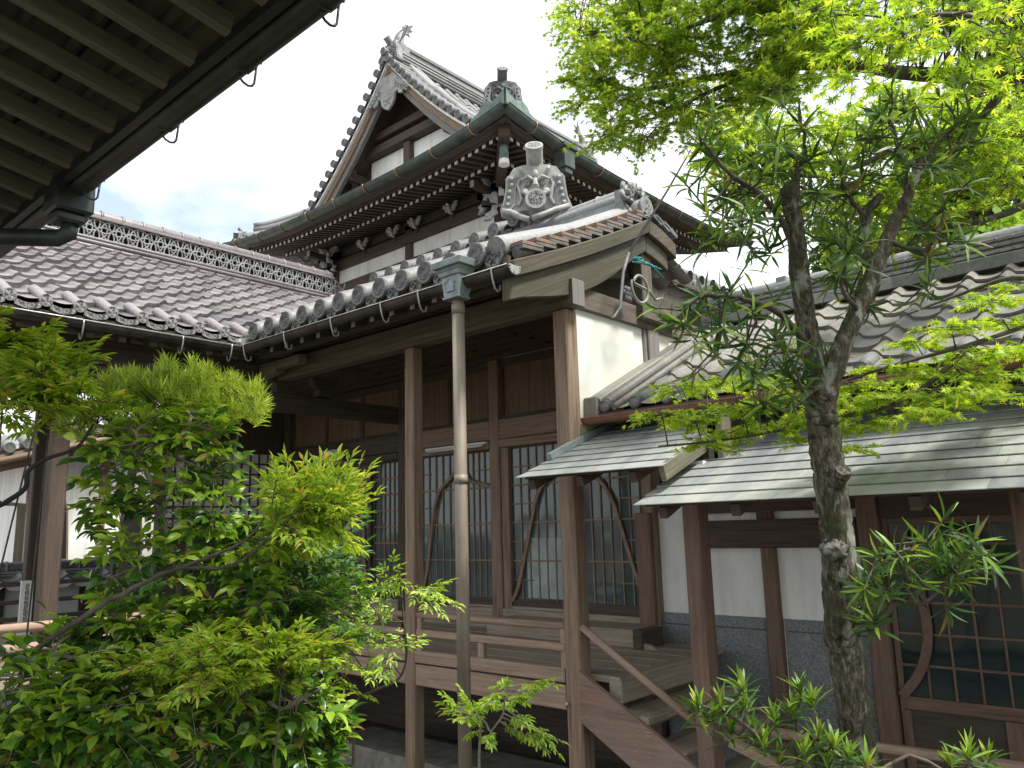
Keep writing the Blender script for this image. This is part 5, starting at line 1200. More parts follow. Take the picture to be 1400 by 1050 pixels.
e0, e1 = onX(30, 690, -15.8), onX(0, 688, -15.8)
m = MB(); m.tube([(-15.8, e0[1], GZ), e0, e1+A(0, -.6, .02)], .075, 10); m.build('pipe', 'pipe_paint', dpp)
# far roof and trees at the left edge
fb = thing('distant_building', 'distant building with a large grey tiled roof at the left edge', 'building', (-45, 12, GZ))
c0 = onX(0, 690, -45)
m = MB(); tile_patch(m, lambda u, t: np.stack([-42-t, u, .1+.55*t+0*u], -1), 8, 8+.6*16, lambda u: 0*u+4.5, .6, .6, roll_profile(6, .14, .6), .02); m.build('tile_roof', 'tile_grey', fb, sharp=50)
m = MB(); m.tube([(-46.5, 8, 2.7), (-46.5, 17.6, 2.7)], .3, 8); m.build('roof_ridge', 'tile_grey', fb); m = MB(); m.box((-49, 8.5, GZ), (-43, 17, .4)); m.build('wall', 'plaster', fb)
# stones under the veranda
for k, (x, y, sx, sy, sz, lab) in enumerate(((-7.0, 6.0, 1.0, .35, .22, 'long pale squared stone under the veranda, left of the downpipe'), (-5.3, 6.2, .9, .3, .2, 'squared kerb stone under the veranda, right of the downpipe'), (-5.75, 5.0, .16, .14, .14, 'small rough stone beside the front pillar'), (-4.5, 5.75, .5, .3, .16, 'flat stone slab in the shade beside the stairs'), (-3.5, 5.55, .3, .25, .2, 'broken stone block below the stair stringer'))):
    m = MB(); m.box((x-sx, y-sy, GZ-.05), (x+sx, y+sy, GZ+sz)); o = m.build('foundation_stone', 'stone_ledge', loc=(x, y, GZ), bevel=.03); tag(o, lab, 'stone', 'stones under the veranda')

# ------------------------------------------------------------------ plants
def nrm(v): return v/(np.linalg.norm(v, axis=-1, keepdims=True)+1e-12)
def t_strip(xs, ws, zs):
    v = []; f = []
    for x, w, z in zip(xs, ws, zs): v += [(x, -w/2, z), (x, w/2, z)]
    for i in range(len(xs)-1): f.append((2*i, 2*i+2, 2*i+3, 2*i+1))
    return np.array(v, float), f
def t_fold(xs, ws, zs, fold=.12):
    v = []; f = []
    for x, w, z in zip(xs, ws, zs): v += [(x, -w/2, z+fold*w), (x, 0, z), (x, w/2, z+fold*w)]
    for i in range(len(xs)-1): f += [(3*i, 3*i+3, 3*i+4, 3*i+1), (3*i+1, 3*i+4, 3*i+5, 3*i+2)]
    return np.array(v, float), f
T_STRAP = t_strip([0, .3, .65, 1], [.35, 1, .85, .06], [0, .03, -.01, -.12])
T_NEEDLE = t_strip([0, .5, 1], [.6, 1, .1], [0, .03, 0])
T_OVAL = t_fold([0, .22, .5, .78, 1], [.05, .8, 1, .62, .03], [0, .02, .02, -.03, -.12], .12)
T_LANCE = t_fold([0, .35, .7, 1], [.05, 1, .62, .03], [0, .02, 0, -.07], .1)
T_QUAD = t_strip([0, .5, 1], [.3, 1, .2], [0, .05, -.06])
def t_maple(full=True):
    la = [-128, -84, -42, 0, 42, 84, 128]; ll = [.42, .74, .95, 1, .95, .74, .42]
    if not full: la = [-110, -55, 0, 55, 110]; ll = [.55, .9, 1, .9, .55]
    pts = [(-.10, 0)]; c = A(.0, 0); out = []
    for k, (a, l) in enumerate(zip(la, ll)):
        out.append((l*math.cos(math.radians(a)), l*math.sin(math.radians(a))))
        if k < len(la)-1:
            b = math.radians((a+la[k+1])/2); r = .30 if full else .34
            out.append((r*math.cos(b), r*math.sin(b)))
    P = [(.03, 0)]+out+[(-.08, 0)]
    v = np.array([(x, y, -.16*(x*x+y*y)) for x, y in P]); n = len(P)
    return v, [(0, i, i+1) for i in range(1, n-1)]+[(0, n-1, 1)]
T_MAPLE = t_maple(True); T_MAPLE5 = t_maple(False)
class Leaves:
    def __init__(s): s.p = []; s.d = []; s.n = []; s.l = []; s.w = []
    def add(s, p, d, n, l, w): s.p.append(p); s.d.append(d); s.n.append(n); s.l.append(l); s.w.append(w)
    def count(s): return len(s.p)
    def build(s, name, mat, tmpl, parent):
        T, F = tmpl; p = np.array(s.p)-wloc(parent); d = nrm(np.array(s.d)); n = np.array(s.n); sd_ = nrm(np.cross(n, d)); n = np.cross(d, sd_)
        l = np.array(s.l)[:, None, None]; w = np.array(s.w)[:, None, None]; k = len(p); nv = len(T)
        V = p[:, None]+l*(T[None, :, 0:1]*d[:, None]+T[None, :, 2:3]*n[:, None])+w*T[None, :, 1:2]*sd_[:, None]
        me = bpy.data.meshes.new(name); me.vertices.add(k*nv); me.vertices.foreach_set('co', V.reshape(-1).astype(np.float32))
        li = np.concatenate([np.array(f) for f in F]); ls = np.array([len(f) for f in F])
        allv = (np.arange(k)[:, None]*nv+li[None]).ravel(); tot = np.tile(ls, k); st = np.concatenate([[0], np.cumsum(tot)[:-1]])
        me.loops.add(len(allv)); me.loops.foreach_set('vertex_index', allv.astype(np.int32))
        me.polygons.add(len(tot)); me.polygons.foreach_set('loop_start', st.astype(np.int32)); me.polygons.foreach_set('loop_total', tot.astype(np.int32))
        me.polygons.foreach_set('use_smooth', np.ones(len(tot), bool))
        me.materials.append(MATS[mat]); me.update(); me.validate()
        o = bpy.data.objects.new(name, me); col.objects.link(o); o.parent = parent; WL[o.name] = wloc(parent)
        return o
R3 = lambda s=1.: rng.normal(size=3)*s
def px3(pts): return [at(*p) for p in pts]
def smooth(pts, n=5): 
    p = np.array(pts); out = []
    for i in range(len(p)-1):
        p0, p1, p2, p3 = p[max(i-1, 0)], p[i], p[i+1], p[min(i+2, len(p)-1)]
        for k in range(n):
            t = k/n; out.append(.5*((2*p1)+(-p0+p2)*t+(2*p0-5*p1+4*p2-p3)*t*t+(-p0+3*p1-3*p2+p3)*t**3))
    return out+[p[-1]]
def limb(mb, pts, r0, r1, n=8, sm=5, wob=.0, power=1.0, rough=0):
    q_ = smooth(pts, sm); m_ = len(q_)
    q_ = [p+R3(wob) if 0 < i < m_-1 else p for i, p in enumerate(q_)]
    mb.tube(q_, [r0+(r1-r0)*(i/(m_-1))**power for i in range(m_)], n, rough=rough); return q_
def arc_to(a, b, lift=.0):
    mid = (a+b)/2+A(0, 0, lift); return [a, mid, b]
def nearest(path, p):
    d = [np.linalg.norm(q_-p) for q_ in path]; return path[int(np.argmin(d))]

def rosette(lv, pos, axis, n, L, W, spread=(25, 75), droop=.15):
    ax = nrm(axis); ref = Z3 if abs(ax[2]) < .9 else A(1, 0, 0); u = nrm(np.cross(ax, ref)); v = np.cross(ax, u)
    for k in range(n):
        th = k*2.4+rng.random()*.5; ph = math.radians(spread[0]+(spread[1]-spread[0])*(1-k/n)+rng.normal()*7)
        d = ax*math.cos(ph)+(u*math.cos(th)+v*math.sin(th))*math.sin(ph); d = nrm(d-Z3*droop*rng.random())
        nn = nrm(ax-d*(ax@d)+R3(.15))
        lv.add(pos-ax*L*.35*(1-k/n), d, nn, L*(.75+.4*rng.random()), W*(.85+.3*rng.random()))
def sprays(lv, tw, path, centers, ntw, per, L, W, flat=.25, tilt=(.6, .6), twr=.0022, side=45, droop=.12, fan=None, attach=True):
    """leafy twigs fanning out round each centre, joined to the nearest limb"""
    for c, R in centers:
        b = nearest(path, c) if path is not None else c
        if attach: tw.tube(arc_to(b, c, .03*np.linalg.norm(c-b)), [twr*2.6, twr*2, twr*1.6], 5, 0, False)
        for i in range(ntw):
            th = rng.random()*2*math.pi; rr_ = R*math.sqrt(.15+.85*rng.random())
            out = A(math.cos(th), math.sin(th), 0); tip = c+out*rr_+Z3*(rng.normal()*R*flat)-Z3*droop*rr_
            st = c+(tip-c)*.12*rng.random()+R3(R*.05); d = nrm(tip-st)
            tw.tube([st, (st+tip)/2+Z3*.02*R, tip], [twr, twr*.8, twr*.4], 4, 0, False)
            for j in range(per):
                s = .25+.75*(j+rng.random()*.6)/per; p = st+(tip-st)*min(s, 1)+Z3*.02*R*4*s*(1-min(s, 1)); sg = 1 if j % 2 else -1
                a = math.radians(side*(.6+.8*rng.random()))*sg*(0.25 if j == per-1 else 1)
                sdv = nrm(np.cross(Z3, d)); ld = nrm(d*math.cos(a)+sdv*math.sin(a)+R3(.22)-Z3*(.05+.35*rng.random())*tilt[1])
                lv.add(p+ld*.006, ld, nrm(Z3*tilt[0]+R3(.5)), L*(.6+.6*rng.random()), W*(.7+.5*rng.random()))
def pinnate(lv, tw, base, tip, pairs, L, W, twr=.0016, sub=3):
    """compound frond: side stalks in pairs, each with opposite leaflets"""
    d = nrm(tip-base); ln = np.linalg.norm(tip-base); sdv = nrm(np.cross(Z3+R3(.2), d)); up = np.cross(d, sdv); up = up*np.sign(up[2]+1e-6)
    tw.tube([base, (base+tip)/2+up*.03*ln, tip], [twr*1.5, twr*1.2, twr*.7], 4, 0, False)
    for i in range(pairs+1):
        s = .25+.75*i/pairs; p = base+(tip-base)*s+up*.03*ln*4*s*(1-s)
        for sg in ((-1, 1) if i < pairs else (0,)):
            a = math.radians(48+8*rng.normal()); sl = ln*.42*(1-.45*s)*(.8+.4*rng.random())
            sd2 = nrm(d*math.cos(a)+sdv*sg*math.sin(a)+up*.12*rng.normal()-Z3*.1) if sg else d
            e = p+sd2*sl; tw.tube([p, e], [twr, twr*.6], 3, 0, False); w2 = nrm(np.cross(up, sd2))
            for j in range(sub+1):
                s2 = .3+.7*j/sub; pp = p+(e-p)*s2
                for g2 in ((-1, 1) if j < sub else (0,)):
                    a2 = math.radians(42+8*rng.normal()); ld = nrm(sd2*math.cos(a2)+w2*g2*math.sin(a2)+R3(.1)-Z3*.12) if g2 else nrm(sd2-Z3*.1)
                    lv.add(pp, ld, nrm(up+R3(.22)), L*(.75+.45*rng.random()), W*(.8+.4*rng.random()))
def scr_region(n, xr, dep, ytop, ybot):
    out = []
    for k in range(n):
        x = xr[0]+(xr[1]-xr[0])*rng.random(); y0, y1 = ytop(x), ybot(x); out.append(at(x, y0+(y1-y0)*rng.random(), dep(x)+rng.normal()*.22))
    return out
def interp(tab): xs_ = [a for a, b in tab]; ys_ = [b for a, b in tab]; return lambda x: float(np.interp(x, xs_, ys_))

# ---- podocarpus tree in the right foreground
base = at(1180, 1050, 3.05); base[2] = GZ
pt = thing('podocarpus_tree', 'tree with mossy forked trunk and dark strap leaves in the right foreground', 'tree', base)
m = MB(); lv = Leaves()
trunk = px3([(1166, 960, 3.06), (1150, 860, 3.08), (1146, 750, 3.1), (1136, 660, 3.12), (1126, 590, 3.14), (1122, 545, 3.15)])
tp = [base]+trunk
limb(m, tp, .070, .056, 28, 14, .002, .8, .07)
F1 = limb(m, px3([(1126, 585, 3.14), (1118, 520, 3.16), (1104, 450, 3.2), (1094, 380, 3.2), (1087, 310, 3.2), (1078, 258, 3.2)]), .048, .031, 22, 9, .002, 1, .08)
F2 = limb(m, px3([(1126, 560, 3.14), (1142, 500, 3.14), (1166, 440, 3.16), (1192, 385, 3.2), (1214, 325, 3.24), (1240, 270, 3.26), (1258, 220, 3.3)]), .043, .018, 20, 9, .002, 1, .08)
F3 = limb(m, px3([(1176, 425, 3.2), (1185, 370, 3.26), (1182, 320, 3.3), (1186, 290, 3.3), (1205, 268, 3.3)]), .034, .018, 9, 4, .003)
for (x, y, d, r_) in ((1142, 655, 3.09, .042), (1082, 262, 3.19, .036)): m.ball(at(x, y, d), r_, 10, 7, 0, (1, 1, 1.3))
limb(m, px3([(1142, 660, 3.09), (1150, 650, 3.04), (1153, 642, 3.02)]), .036, .028, 14, 4, 0, 1, .06)
m.build('trunk', 'bark_moss', pt)
lm = MB(); lm.ball(at(1135, 752, 3.03)+A(0, .05, 0), .046, 22, 16, 0, (1, 1, .9))
lm.v = [v+R3(.006) for v in lm.v]; lm.build('burl', 'lichen', pt)
allp = F1+F2+F3
brs = [([(1105, 470, 3.18), (1060, 425, 3.1), (1010, 408, 3.05), (965, 405, 3.0), (935, 420, 2.98)], .016, [(940, 425), (960, 405), (985, 450), (1000, 395), (1020, 470), (1045, 500), (975, 480), (1030, 420), (1060, 460), (1080, 515), (930, 440)]),
       ([(1085, 330, 3.2), (1045, 270, 3.18), (1000, 240, 3.15), (970, 205, 3.12), (958, 190, 3.1)], .014, [(962, 195), (975, 215), (1000, 235), (990, 270), (1020, 260), (1030, 300), (965, 285), (1045, 235), (1060, 300), (1010, 310), (975, 320), (1050, 340)]),
       ([(1085, 300, 3.2), (1092, 240, 3.22), (1100, 200, 3.25), (1095, 165, 3.25)], .013, [(1095, 170), (1075, 210), (1110, 215), (1120, 260), (1085, 250), (1060, 190)]),
       ([(1240, 275, 3.26), (1235, 215, 3.3), (1215, 165, 3.3), (1225, 130, 3.3)], .013, [(1220, 140), (1205, 165), (1250, 150), (1235, 190), (1190, 190), (1262, 185), (1240, 225)]),
       ([(1256, 225, 3.3), (1290, 190, 3.3), (1310, 165, 3.3), (1330, 150, 3.3)], .011, [(1310, 165), (1285, 185), (1330, 160), (1275, 215), (1300, 210)]),
       ([(1186, 300, 3.3), (1160, 270, 3.28), (1150, 230, 3.26)], .011, [(1150, 235), (1165, 265), (1140, 270), (1155, 310), (1180, 240)]),
       ([(1215, 330, 3.24), (1262, 340, 3.2), (1285, 310, 3.18), (1290, 270, 3.18)], .010, [(1290, 280), (1280, 315), (1265, 345), (1300, 330), (1270, 385), (1255, 310)]),
       ([(1175, 430, 3.16), (1150, 390, 3.08), (1160, 340, 3.05)], .010, [(1160, 345), (1145, 375), (1165, 395), (1140, 330)]),
       ([(1120, 530, 3.1), (1075, 560, 3.02), (1040, 545, 3.0)], .012, [(1050, 545), (1075, 480), (1095, 520), (1030, 500), (1120, 500)]),
       ([(1172, 850, 3.02), (1200, 845, 2.95), (1240, 815, 2.92), (1290, 790, 2.9), (1318, 770, 2.9), (1332, 738, 2.9)], .014, [(1332, 738), (1318, 755), (1300, 775), (1280, 760), (1255, 790), (1235, 775), (1210, 800), (1190, 790), (1180, 820), (1225, 755), (1265, 740), (1200, 760), (1310, 790), (1195, 850)]),
       ([(1240, 820, 2.92), (1262, 825, 2.9), (1290, 800, 2.88), (1305, 760, 2.88)], .007, [(1300, 765), (1285, 785)])]
for pts, r_, tips in brs:
    br = MB(); P_ = limb(br, px3(pts), r_, .005, 7, 5, .004)
    for (x, y) in tips:
        d = float(np.interp(x, sorted([p[0] for p in pts]), [p[2] for p in sorted(pts)])); c = at(x, y, d)+ray(x, y)/FPX*rng.normal()*.07
        b = nearest(P_, c); 
        if np.linalg.norm(c-b) > .02: br.tube(arc_to(b, c, -.01), [.006, .005, .004], 5, 0, False)
        ax = nrm(nrm(c-b+1e-6)*.5+Z3*.75+R3(.35)); rosette(lv, c, ax, int(11+rng.integers(7)), .11, .0135, (15, 95), .35)
        for q_ in range(2):
            c2 = c+R3(.06); br.tube([c, c2], [.004, .003], 4, 0, False); rosette(lv, c2, nrm(c2-c+Z3*.06), int(6+rng.integers(5)), .10, .012, (20, 90), .35)
    br.build('branch', 'twig', pt)
lv.build('crown', 'leaf_podocarp', T_STRAP, pt)

# ---- young podocarpus along the bottom right
b0 = at(1090, 1060, 2.8); b0[2] = GZ
ps = thing('podocarpus_shrub', 'low shrub of light green strap leaves at the foot of the mossy tree', 'shrub', b0)
br = MB(); lv = Leaves(); lv2 = Leaves(); S0 = limb(br, [b0, at(1100, 1080, 2.8), at(1060, 1030, 2.78), at(1010, 985, 2.75), at(960, 965, 2.72)], .014, .005, 7)
S1 = limb(br, [b0, at(1120, 1070, 2.8), at(1090, 1000, 2.82), at(1095, 950, 2.84)], .011, .004, 7); S2 = limb(br, [b0, at(1200, 1090, 2.7), at(1310, 1060, 2.65), at(1325, 1035, 2.65)], .009, .004, 6)
for x, y in ((955, 968), (970, 985), (985, 965), (1000, 1000), (1015, 940), (1018, 965), (1030, 1000), (1045, 1020), (1060, 985), (1095, 945), (1085, 975), (1110, 960), (1120, 1010), (1140, 1020), (1100, 1030), (1065, 1040), (1160, 1035), (1185, 1045), (1130, 1045), (1325, 1035), (1300, 1045), (1350, 1040)):
    c = at(x, y, 2.76+.05*rng.normal()); b = nearest(S0+S1+S2, c); br.tube(arc_to(b, c, -.02), [.006, .005, .004], 5, 0, False)
    rosette(lv, c, nrm(Z3+R3(.3)), 15, .10, .0125, (35, 95), .2); rosette(lv2, c+Z3*.012, nrm(Z3+R3(.2)), 9, .075, .012, (8, 45), .0)
br.build('branch', 'twig', ps); lv.build('leaves', 'leaf_podocarp', T_STRAP, ps); lv2.build('bright_leaves', 'leaf_podocarp_new', T_STRAP, ps)

# ---- maple over the roof, upper right
mb_ = at(1950, 1000, 2.4); mb_[2] = GZ
mt = thing('maple_tree', 'bright green maple whose boughs reach in overhead from the right', 'tree', mb_)
m = MB(); MT = [mb_, at(1900, 600, 2.4), at(1750, 250, 2.7), at(1440, 92, 3.7)]
limb(m, MT, .13, .06, 10)
M1 = limb(m, px3([(1440, 92, 3.7), (1330, 103, 3.9), (1240, 100, 4.1), (1150, 88, 4.3), (1060, 93, 4.6), (960, 108, 4.9), (880, 122, 5.2), (820, 118, 5.4)]), .05, .007, 8)
M2 = limb(m, px3([(1150, 84, 4.3), (1092, 48, 4.4), (1024, 2, 4.5), (960, -40, 4.6), (900, -60, 4.8)]), .028, .006, 7)
M3 = limb(m, px3([(1040, 95, 4.65), (960, 130, 4.9), (900, 160, 5.1), (850, 165, 5.3)]), .016, .004, 6)
M4 = limb(m, px3([(1020, 5, 4.5), (930, 40, 4.8), (850, 40, 5.1), (790, 50, 5.3)]), .016, .004, 6)
M5 = limb(m, px3([(1400, 92, 3.75), (1350, 150, 3.9), (1300, 215, 4.1)]), .03, .01, 7)
M6 = limb(m, px3([(1440, 60, 3.4), (1380, 30, 3.2), (1300, 20, 3.1), (1220, 25, 3.1)]), .02, .005, 6)
M7 = limb(m, px3([(1880, 520, 2.42), (1600, 420, 3.3), (1460, 430, 4.0), (1330, 470, 4.1), (1220, 500, 4.2), (1110, 535, 4.3), (1010, 560, 4.4), (920, 573, 4.45)]), .018, .003, 7)
M8 = limb(m, px3([(1460, 430, 4.0), (1400, 380, 4.1), (1320, 400, 4.3), (1240, 430, 4.4)]), .02, .004, 6)
M9 = limb(m, px3([(1330, 470, 4.1), (1240, 545, 4.15), (1130, 575, 4.2), (1000, 600, 4.3), (900, 610, 4.35)]), .018, .004, 6)
m.build('trunk', 'twig', mt)
tw = MB(); lv = Leaves(); up_ = M1+M2+M3+M4
yb = interp([(755, 80), (775, 120), (800, 160), (830, 195), (880, 205), (930, 195), (965, 180), (1010, 150), (1060, 130), (1110, 105), (1180, 105), (1260, 95), (1400, 80)])
yt = interp([(755, 15), (790, -40), (900, -80), (1400, -90)])
cs = [(c, .22+.12*rng.random()) for c in scr_region(170, (785, 1120), interp([(755, 5.4), (1000, 4.8), (1120, 4.4)]), yt, yb)]
sprays(lv, tw, up_, cs, 13, 9, .034, .034, .22, (.75, .8), .0024, 55)
cs = [(c, .22) for c in scr_region(70, (1080, 1400), interp([(1080, 4.4), (1400, 3.6)]), lambda x: -80, lambda x: 95)]
sprays(lv, tw, M1+M2, cs, 9, 8, .035, .035, .2, (.75, .8), .0022, 55)
near = [at(x, y, d) for x, y, d in ((1180, 60, 3.1), (1240, 50, 3.0), (1300, 65, 3.0), (1360, 45, 2.9), (1400, 80, 3.0), (1215, 95, 3.05), (1140, 20, 3.2), (1330, 110, 3.1), (1390, 10, 2.8), (1280, 15, 2.9), (1170, 105, 3.2))]
sprays(lv, tw, M6, [(c, .24) for c in near], 8, 7, .040, .040, .2, (.8, .7), .0020, 55)
lv.build('crown', 'leaf_maple', T_MAPLE, mt); tw.build('twig', 'twig', mt)
tw = MB(); lv = Leaves()
low = [at(x, y+rng.normal()*5, 4.2+.2*rng.normal()+(.3 if x < 1050 else 0)) for x, y in ((905, 572), (940, 568), (975, 562), (1010, 556), (1045, 548), (1080, 545), (930, 522), (965, 520), (1000, 522), (1040, 525), (1080, 535), (960, 600), (1000, 588), (1040, 582), (1080, 580), (1110, 570), (1130, 545),
      (1165, 555), (1200, 540), (1240, 520), (1280, 500), (1320, 480), (1360, 470), (1395, 470), (1180, 580), (1220, 570), (1260, 560), (1300, 550), (1340, 545), (1390, 540), (1250, 470), (1300, 440), (1350, 410), (1390, 390), (1330, 520), (1380, 510), (1160, 520), (1200, 500), (1290, 530), (1370, 430), (1235, 545), (1110, 600), (1150, 605))]
sprays(lv, tw, M7+M8+M9, [(c, .24) for c in low], 19, 8, .036, .036, .10, (1.0, .6), .0018, 55)
lv.build('lower_crown', 'leaf_maple_low', T_MAPLE, mt); tw.build('twig', 'twig', mt)
# ---- second maple, behind the mossy tree
b2 = at(1520, 600, 10.0); b2[2] = GZ
m2 = thing('maple_tree', 'deeper green maple standing behind the mossy tree and above the annex roof', 'tree', b2)
m = MB(); K0 = limb(m, [b2, at(1510, 330, 9.8), at(1490, 240, 8.8), at(1440, 250, 6.6)], .14, .06, 9); K1 = limb(m, px3([(1440, 260, 6.3), (1350, 210, 6.2), (1250, 200, 6.0), (1130, 240, 6.0), (1030, 230, 6.0)]), .05, .008, 7); K2 = limb(m, px3([(1440, 252, 6.6), (1380, 290, 6.3), (1280, 320, 6.2), (1190, 360, 6.2)]), .04, .008, 7)
m.build('trunk', 'twig', m2); tw = MB(); lv = Leaves()
yt2 = interp([(960, 170), (1010, 150), (1110, 165), (1200, 120), (1400, 140)]); yb2 = interp([(960, 200), (1010, 290), (1060, 260), (1120, 330), (1180, 360), (1260, 300), (1400, 290)])
cs = [(c, .32) for c in scr_region(160, (975, 1420), lambda x: 6.1, yt2, yb2)]
sprays(lv, tw, K0+K1+K2, cs, 11, 9, .041, .041, .3, (.7, .8), .0024, 55)
lv.build('crown', 'leaf_maple', T_MAPLE5, m2); tw.build('twig', 'twig', m2)

# ---- camellia bush, left foreground
cb = at(215, 1000, 2.9); cb[2] = GZ
ct = thing('camellia_bush', 'tall glossy leaved bush filling the left foreground', 'shrub', cb)
m = MB()
C1 = limb(m, [cb, at(208, 900, 2.9), at(212, 780, 2.92), at(222, 690, 2.94), at(238, 625, 2.95), at(262, 570, 2.97)], .022, .006, 8, 5, .004)
C2 = limb(m, [cb, at(240, 930, 2.8), at(250, 830, 2.85), at(232, 740, 2.85), at(200, 640, 2.9), at(185, 590, 2.9)], .02, .005, 8, 5, .004)
C3 = limb(m, [cb, at(150, 1030, 2.6), at(90, 960, 2.45), at(40, 900, 2.4)], .016, .005, 7); C4 = limb(m, [cb, at(320, 1030, 2.6), at(390, 970, 2.6), at(440, 940, 2.6)], .016, .005, 7)
C5 = limb(m, [cb, at(200, 1080, 2.4), at(160, 1000, 2.3), at(110, 960, 2.25)], .014, .005, 7)
m.build('stem', 'twig_pale', ct)
CP = C1+C2+C3+C4+C5; tw = MB(); lv = Leaves(); ln_ = Leaves()
def cl(tab): return [(at(x, y, d), r_) for x, y, d, r_ in tab]
upm = cl([(150, 640, 2.85, .14), (175, 610, 2.9, .15), (215, 595, 2.95, .15), (255, 590, 2.98, .14), (290, 610, 3.0, .13), (240, 630, 2.9, .16), (190, 660, 2.85, .17), (145, 690, 2.8, .10), (290, 650, 2.95, .14), (160, 720, 2.8, .15), (230, 700, 2.85, .15), (290, 700, 2.9, .14), (270, 750, 2.85, .15), (190, 765, 2.75, .15), (150, 790, 2.7, .13), (320, 740, 2.9, .12), (310, 790, 2.85, .14), (240, 790, 2.8, .15), (340, 790, 2.8, .14)])
lowm = cl([(30, 960, 2.35, .2), (80, 930, 2.4, .2), (130, 960, 2.4, .2), (60, 1020, 2.3, .2), (130, 1030, 2.3, .2), (190, 960, 2.5, .18), (200, 1020, 2.35, .2), (270, 1030, 2.4, .2), (340, 1030, 2.5, .18), (400, 1020, 2.6, .16), (430, 1000, 2.6, .14), (300, 900, 2.7, .16), (340, 860, 2.75, .16), (380, 900, 2.75, .15), (290, 850, 2.75, .15), (350, 830, 2.75, .14), (400, 960, 2.6, .14), (250, 890, 2.65, .15), (20, 1040, 2.25, .2), (180, 890, 2.6, .14), (150, 850, 2.65, .13), (120, 880, 2.6, .13), (230, 860, 2.7, .14), (320, 980, 2.55, .17), (240, 970, 2.5, .18), (10, 980, 2.3, .2), (440, 1040, 2.6, .14), (90, 985, 2.35, .2), (150, 1000, 2.3, .2)])
sprays(lv, tw, CP, upm, 7, 6, .062, .028, .35, (1.0, .7), .002, 50, .1)
sprays(lv, tw, CP, lowm, 16, 8, .062, .030, .45, (1.0, .7), .002, 50, .1)
sprays(ln_, tw, CP, [(c+A(0, 0, .07), r_*.9) for c, r_ in (upm+lowm)], 9, 5, .062, .027, .2, (1.1, .5), .002, 50, .0)  # bright layer on top of each clump, painting in its leaf highlights
lv.build('leaves', 'leaf_camellia', T_OVAL, ct); ln_.build('bright_leaves', 'leaf_camellia_bright', T_OVAL, ct); tw.build('twig', 'twig_pale', ct)
# ---- bare leaning limb through the bush
lb = at(-40, 960, 2.4); lb[2] = GZ
lt_ = thing('leaning_shrub', 'thin bare limb arching across the glossy bush to a yellow-green leafy tip', 'shrub', lb)
m = MB(); L1 = limb(m, [lb, at(-30, 980, 2.4), at(30, 905, 2.42), at(120, 838, 2.46), at(190, 800, 2.5), at(235, 780, 2.52), at(300, 776, 2.56), at(340, 760, 2.6), at(385, 715, 2.65), at(410, 690, 2.7)], .0115, .004, 8, 5, .003)
L2 = limb(m, [at(220, 786, 2.51), at(290, 760, 2.56), at(340, 735, 2.62), at(372, 690, 2.66)], .008, .003, 6); m.build('stem', 'twig', lt_)
lv = Leaves(); tw = MB()
for k in range(66):
    e = at(368+110*rng.random(), 672+90*rng.random(), 2.75+.12*rng.normal()); b = nearest(L1+L2, e); b = b+(e-b)*max(0, 1-.24/(np.linalg.norm(e-b)+1e-6))
    e[2] += .06 if rng.random() < .3 else 0
    pinnate(lv, tw, b, e, 3, .040, .0115, .0014, 3)
for k in range(44):
    c = at(385+90*rng.random(), 680+50*rng.random(), 2.72+.1*rng.normal()); d = nrm(Z3*.9+A(.25, 0, 0)+R3(.4)); pinnate(lv, tw, c, c+d*.14, 2, .042, .0105, .0013, 2)
lv.build('leaves', 'leaf_nandina', T_LANCE, lt_); tw.build('twig', 'twig', lt_)

def frond_plant(name, label, base, tips, mat, n, spread, fl, L, W, pairs=3, sub=3, hang=.0, stems=4, stem_r=.004, upb=.35):
    o = thing(name, label, 'shrub', base); m = MB(); paths = []
    for k in range(min(stems, len(tips))):
        t = tips[k*len(tips)//min(stems, len(tips))]; mid = (base+t)/2+R3(.05); paths += limb(m, [base+R3(.03)*A(1, 1, 0), mid, t], stem_r, .003, 6)
    lv = Leaves(); tw = MB()
    for t in tips:
        b = nearest(paths, t); tw.tube(arc_to(b, t, .02), [.004, .003, .0025], 4, 0, False)
        for k in range(n):
            th = rng.random()*6.283; d = nrm(A(math.cos(th), math.sin(th), upb+.45*rng.normal()-hang)); s0_ = t+R3(spread*.4); pinnate(lv, tw, s0_, s0_+d*fl*(.7+.5*rng.random()), pairs, L, W, .0014, sub)
    m.build('stem', 'twig', o); lv.build('leaves', mat, T_LANCE, o); tw.build('twig', 'twig', o); return o
bs = at(400, 1000, 3.15); bs[2] = GZ
frond_plant('nandina_shrub', 'dark green feathery shrub in front of the left end of the railing', bs, [at(x, y, 3.1+.1*rng.normal()) for x, y in ((380, 770), (420, 760), (360, 810), (400, 810), (440, 800), (465, 830), (420, 840), (380, 850), (450, 770), (400, 880), (435, 870), (350, 760), (340, 720))], 'leaf_nandina_dark', 8, .10, .18, .040, .014)
bs = at(330, 1060, 2.5); bs[2] = GZ
frond_plant('nandina_shrub', 'yellow-green feathery shrub over the lower middle of the glossy bush', bs, [at(x, y, 2.42+.08*rng.normal()) for x, y in ((205, 910), (235, 905), (265, 895), (300, 910), (330, 892), (360, 900), (390, 893), (415, 905), (265, 930), (310, 930), (350, 928), (385, 925), (225, 928), (430, 885), (335, 915))], 'leaf_nandina', 9, .06, .105, .032, .0105)
bs = at(-60, 900, 2.9); bs[2] = GZ
frond_plant('nandina_shrub', 'yellow-green feathery shrub at the left edge below the wavy roof', bs, [at(x, y, 2.85+.1*rng.normal()) for x, y in ((10, 470), (35, 490), (20, 530), (60, 535), (90, 540), (30, 555), (70, 560), (100, 555), (0, 500), (-20, 540), (-30, 480), (60, 500), (45, 520))], 'leaf_nandina', 7, .08, .13, .050, .0155)
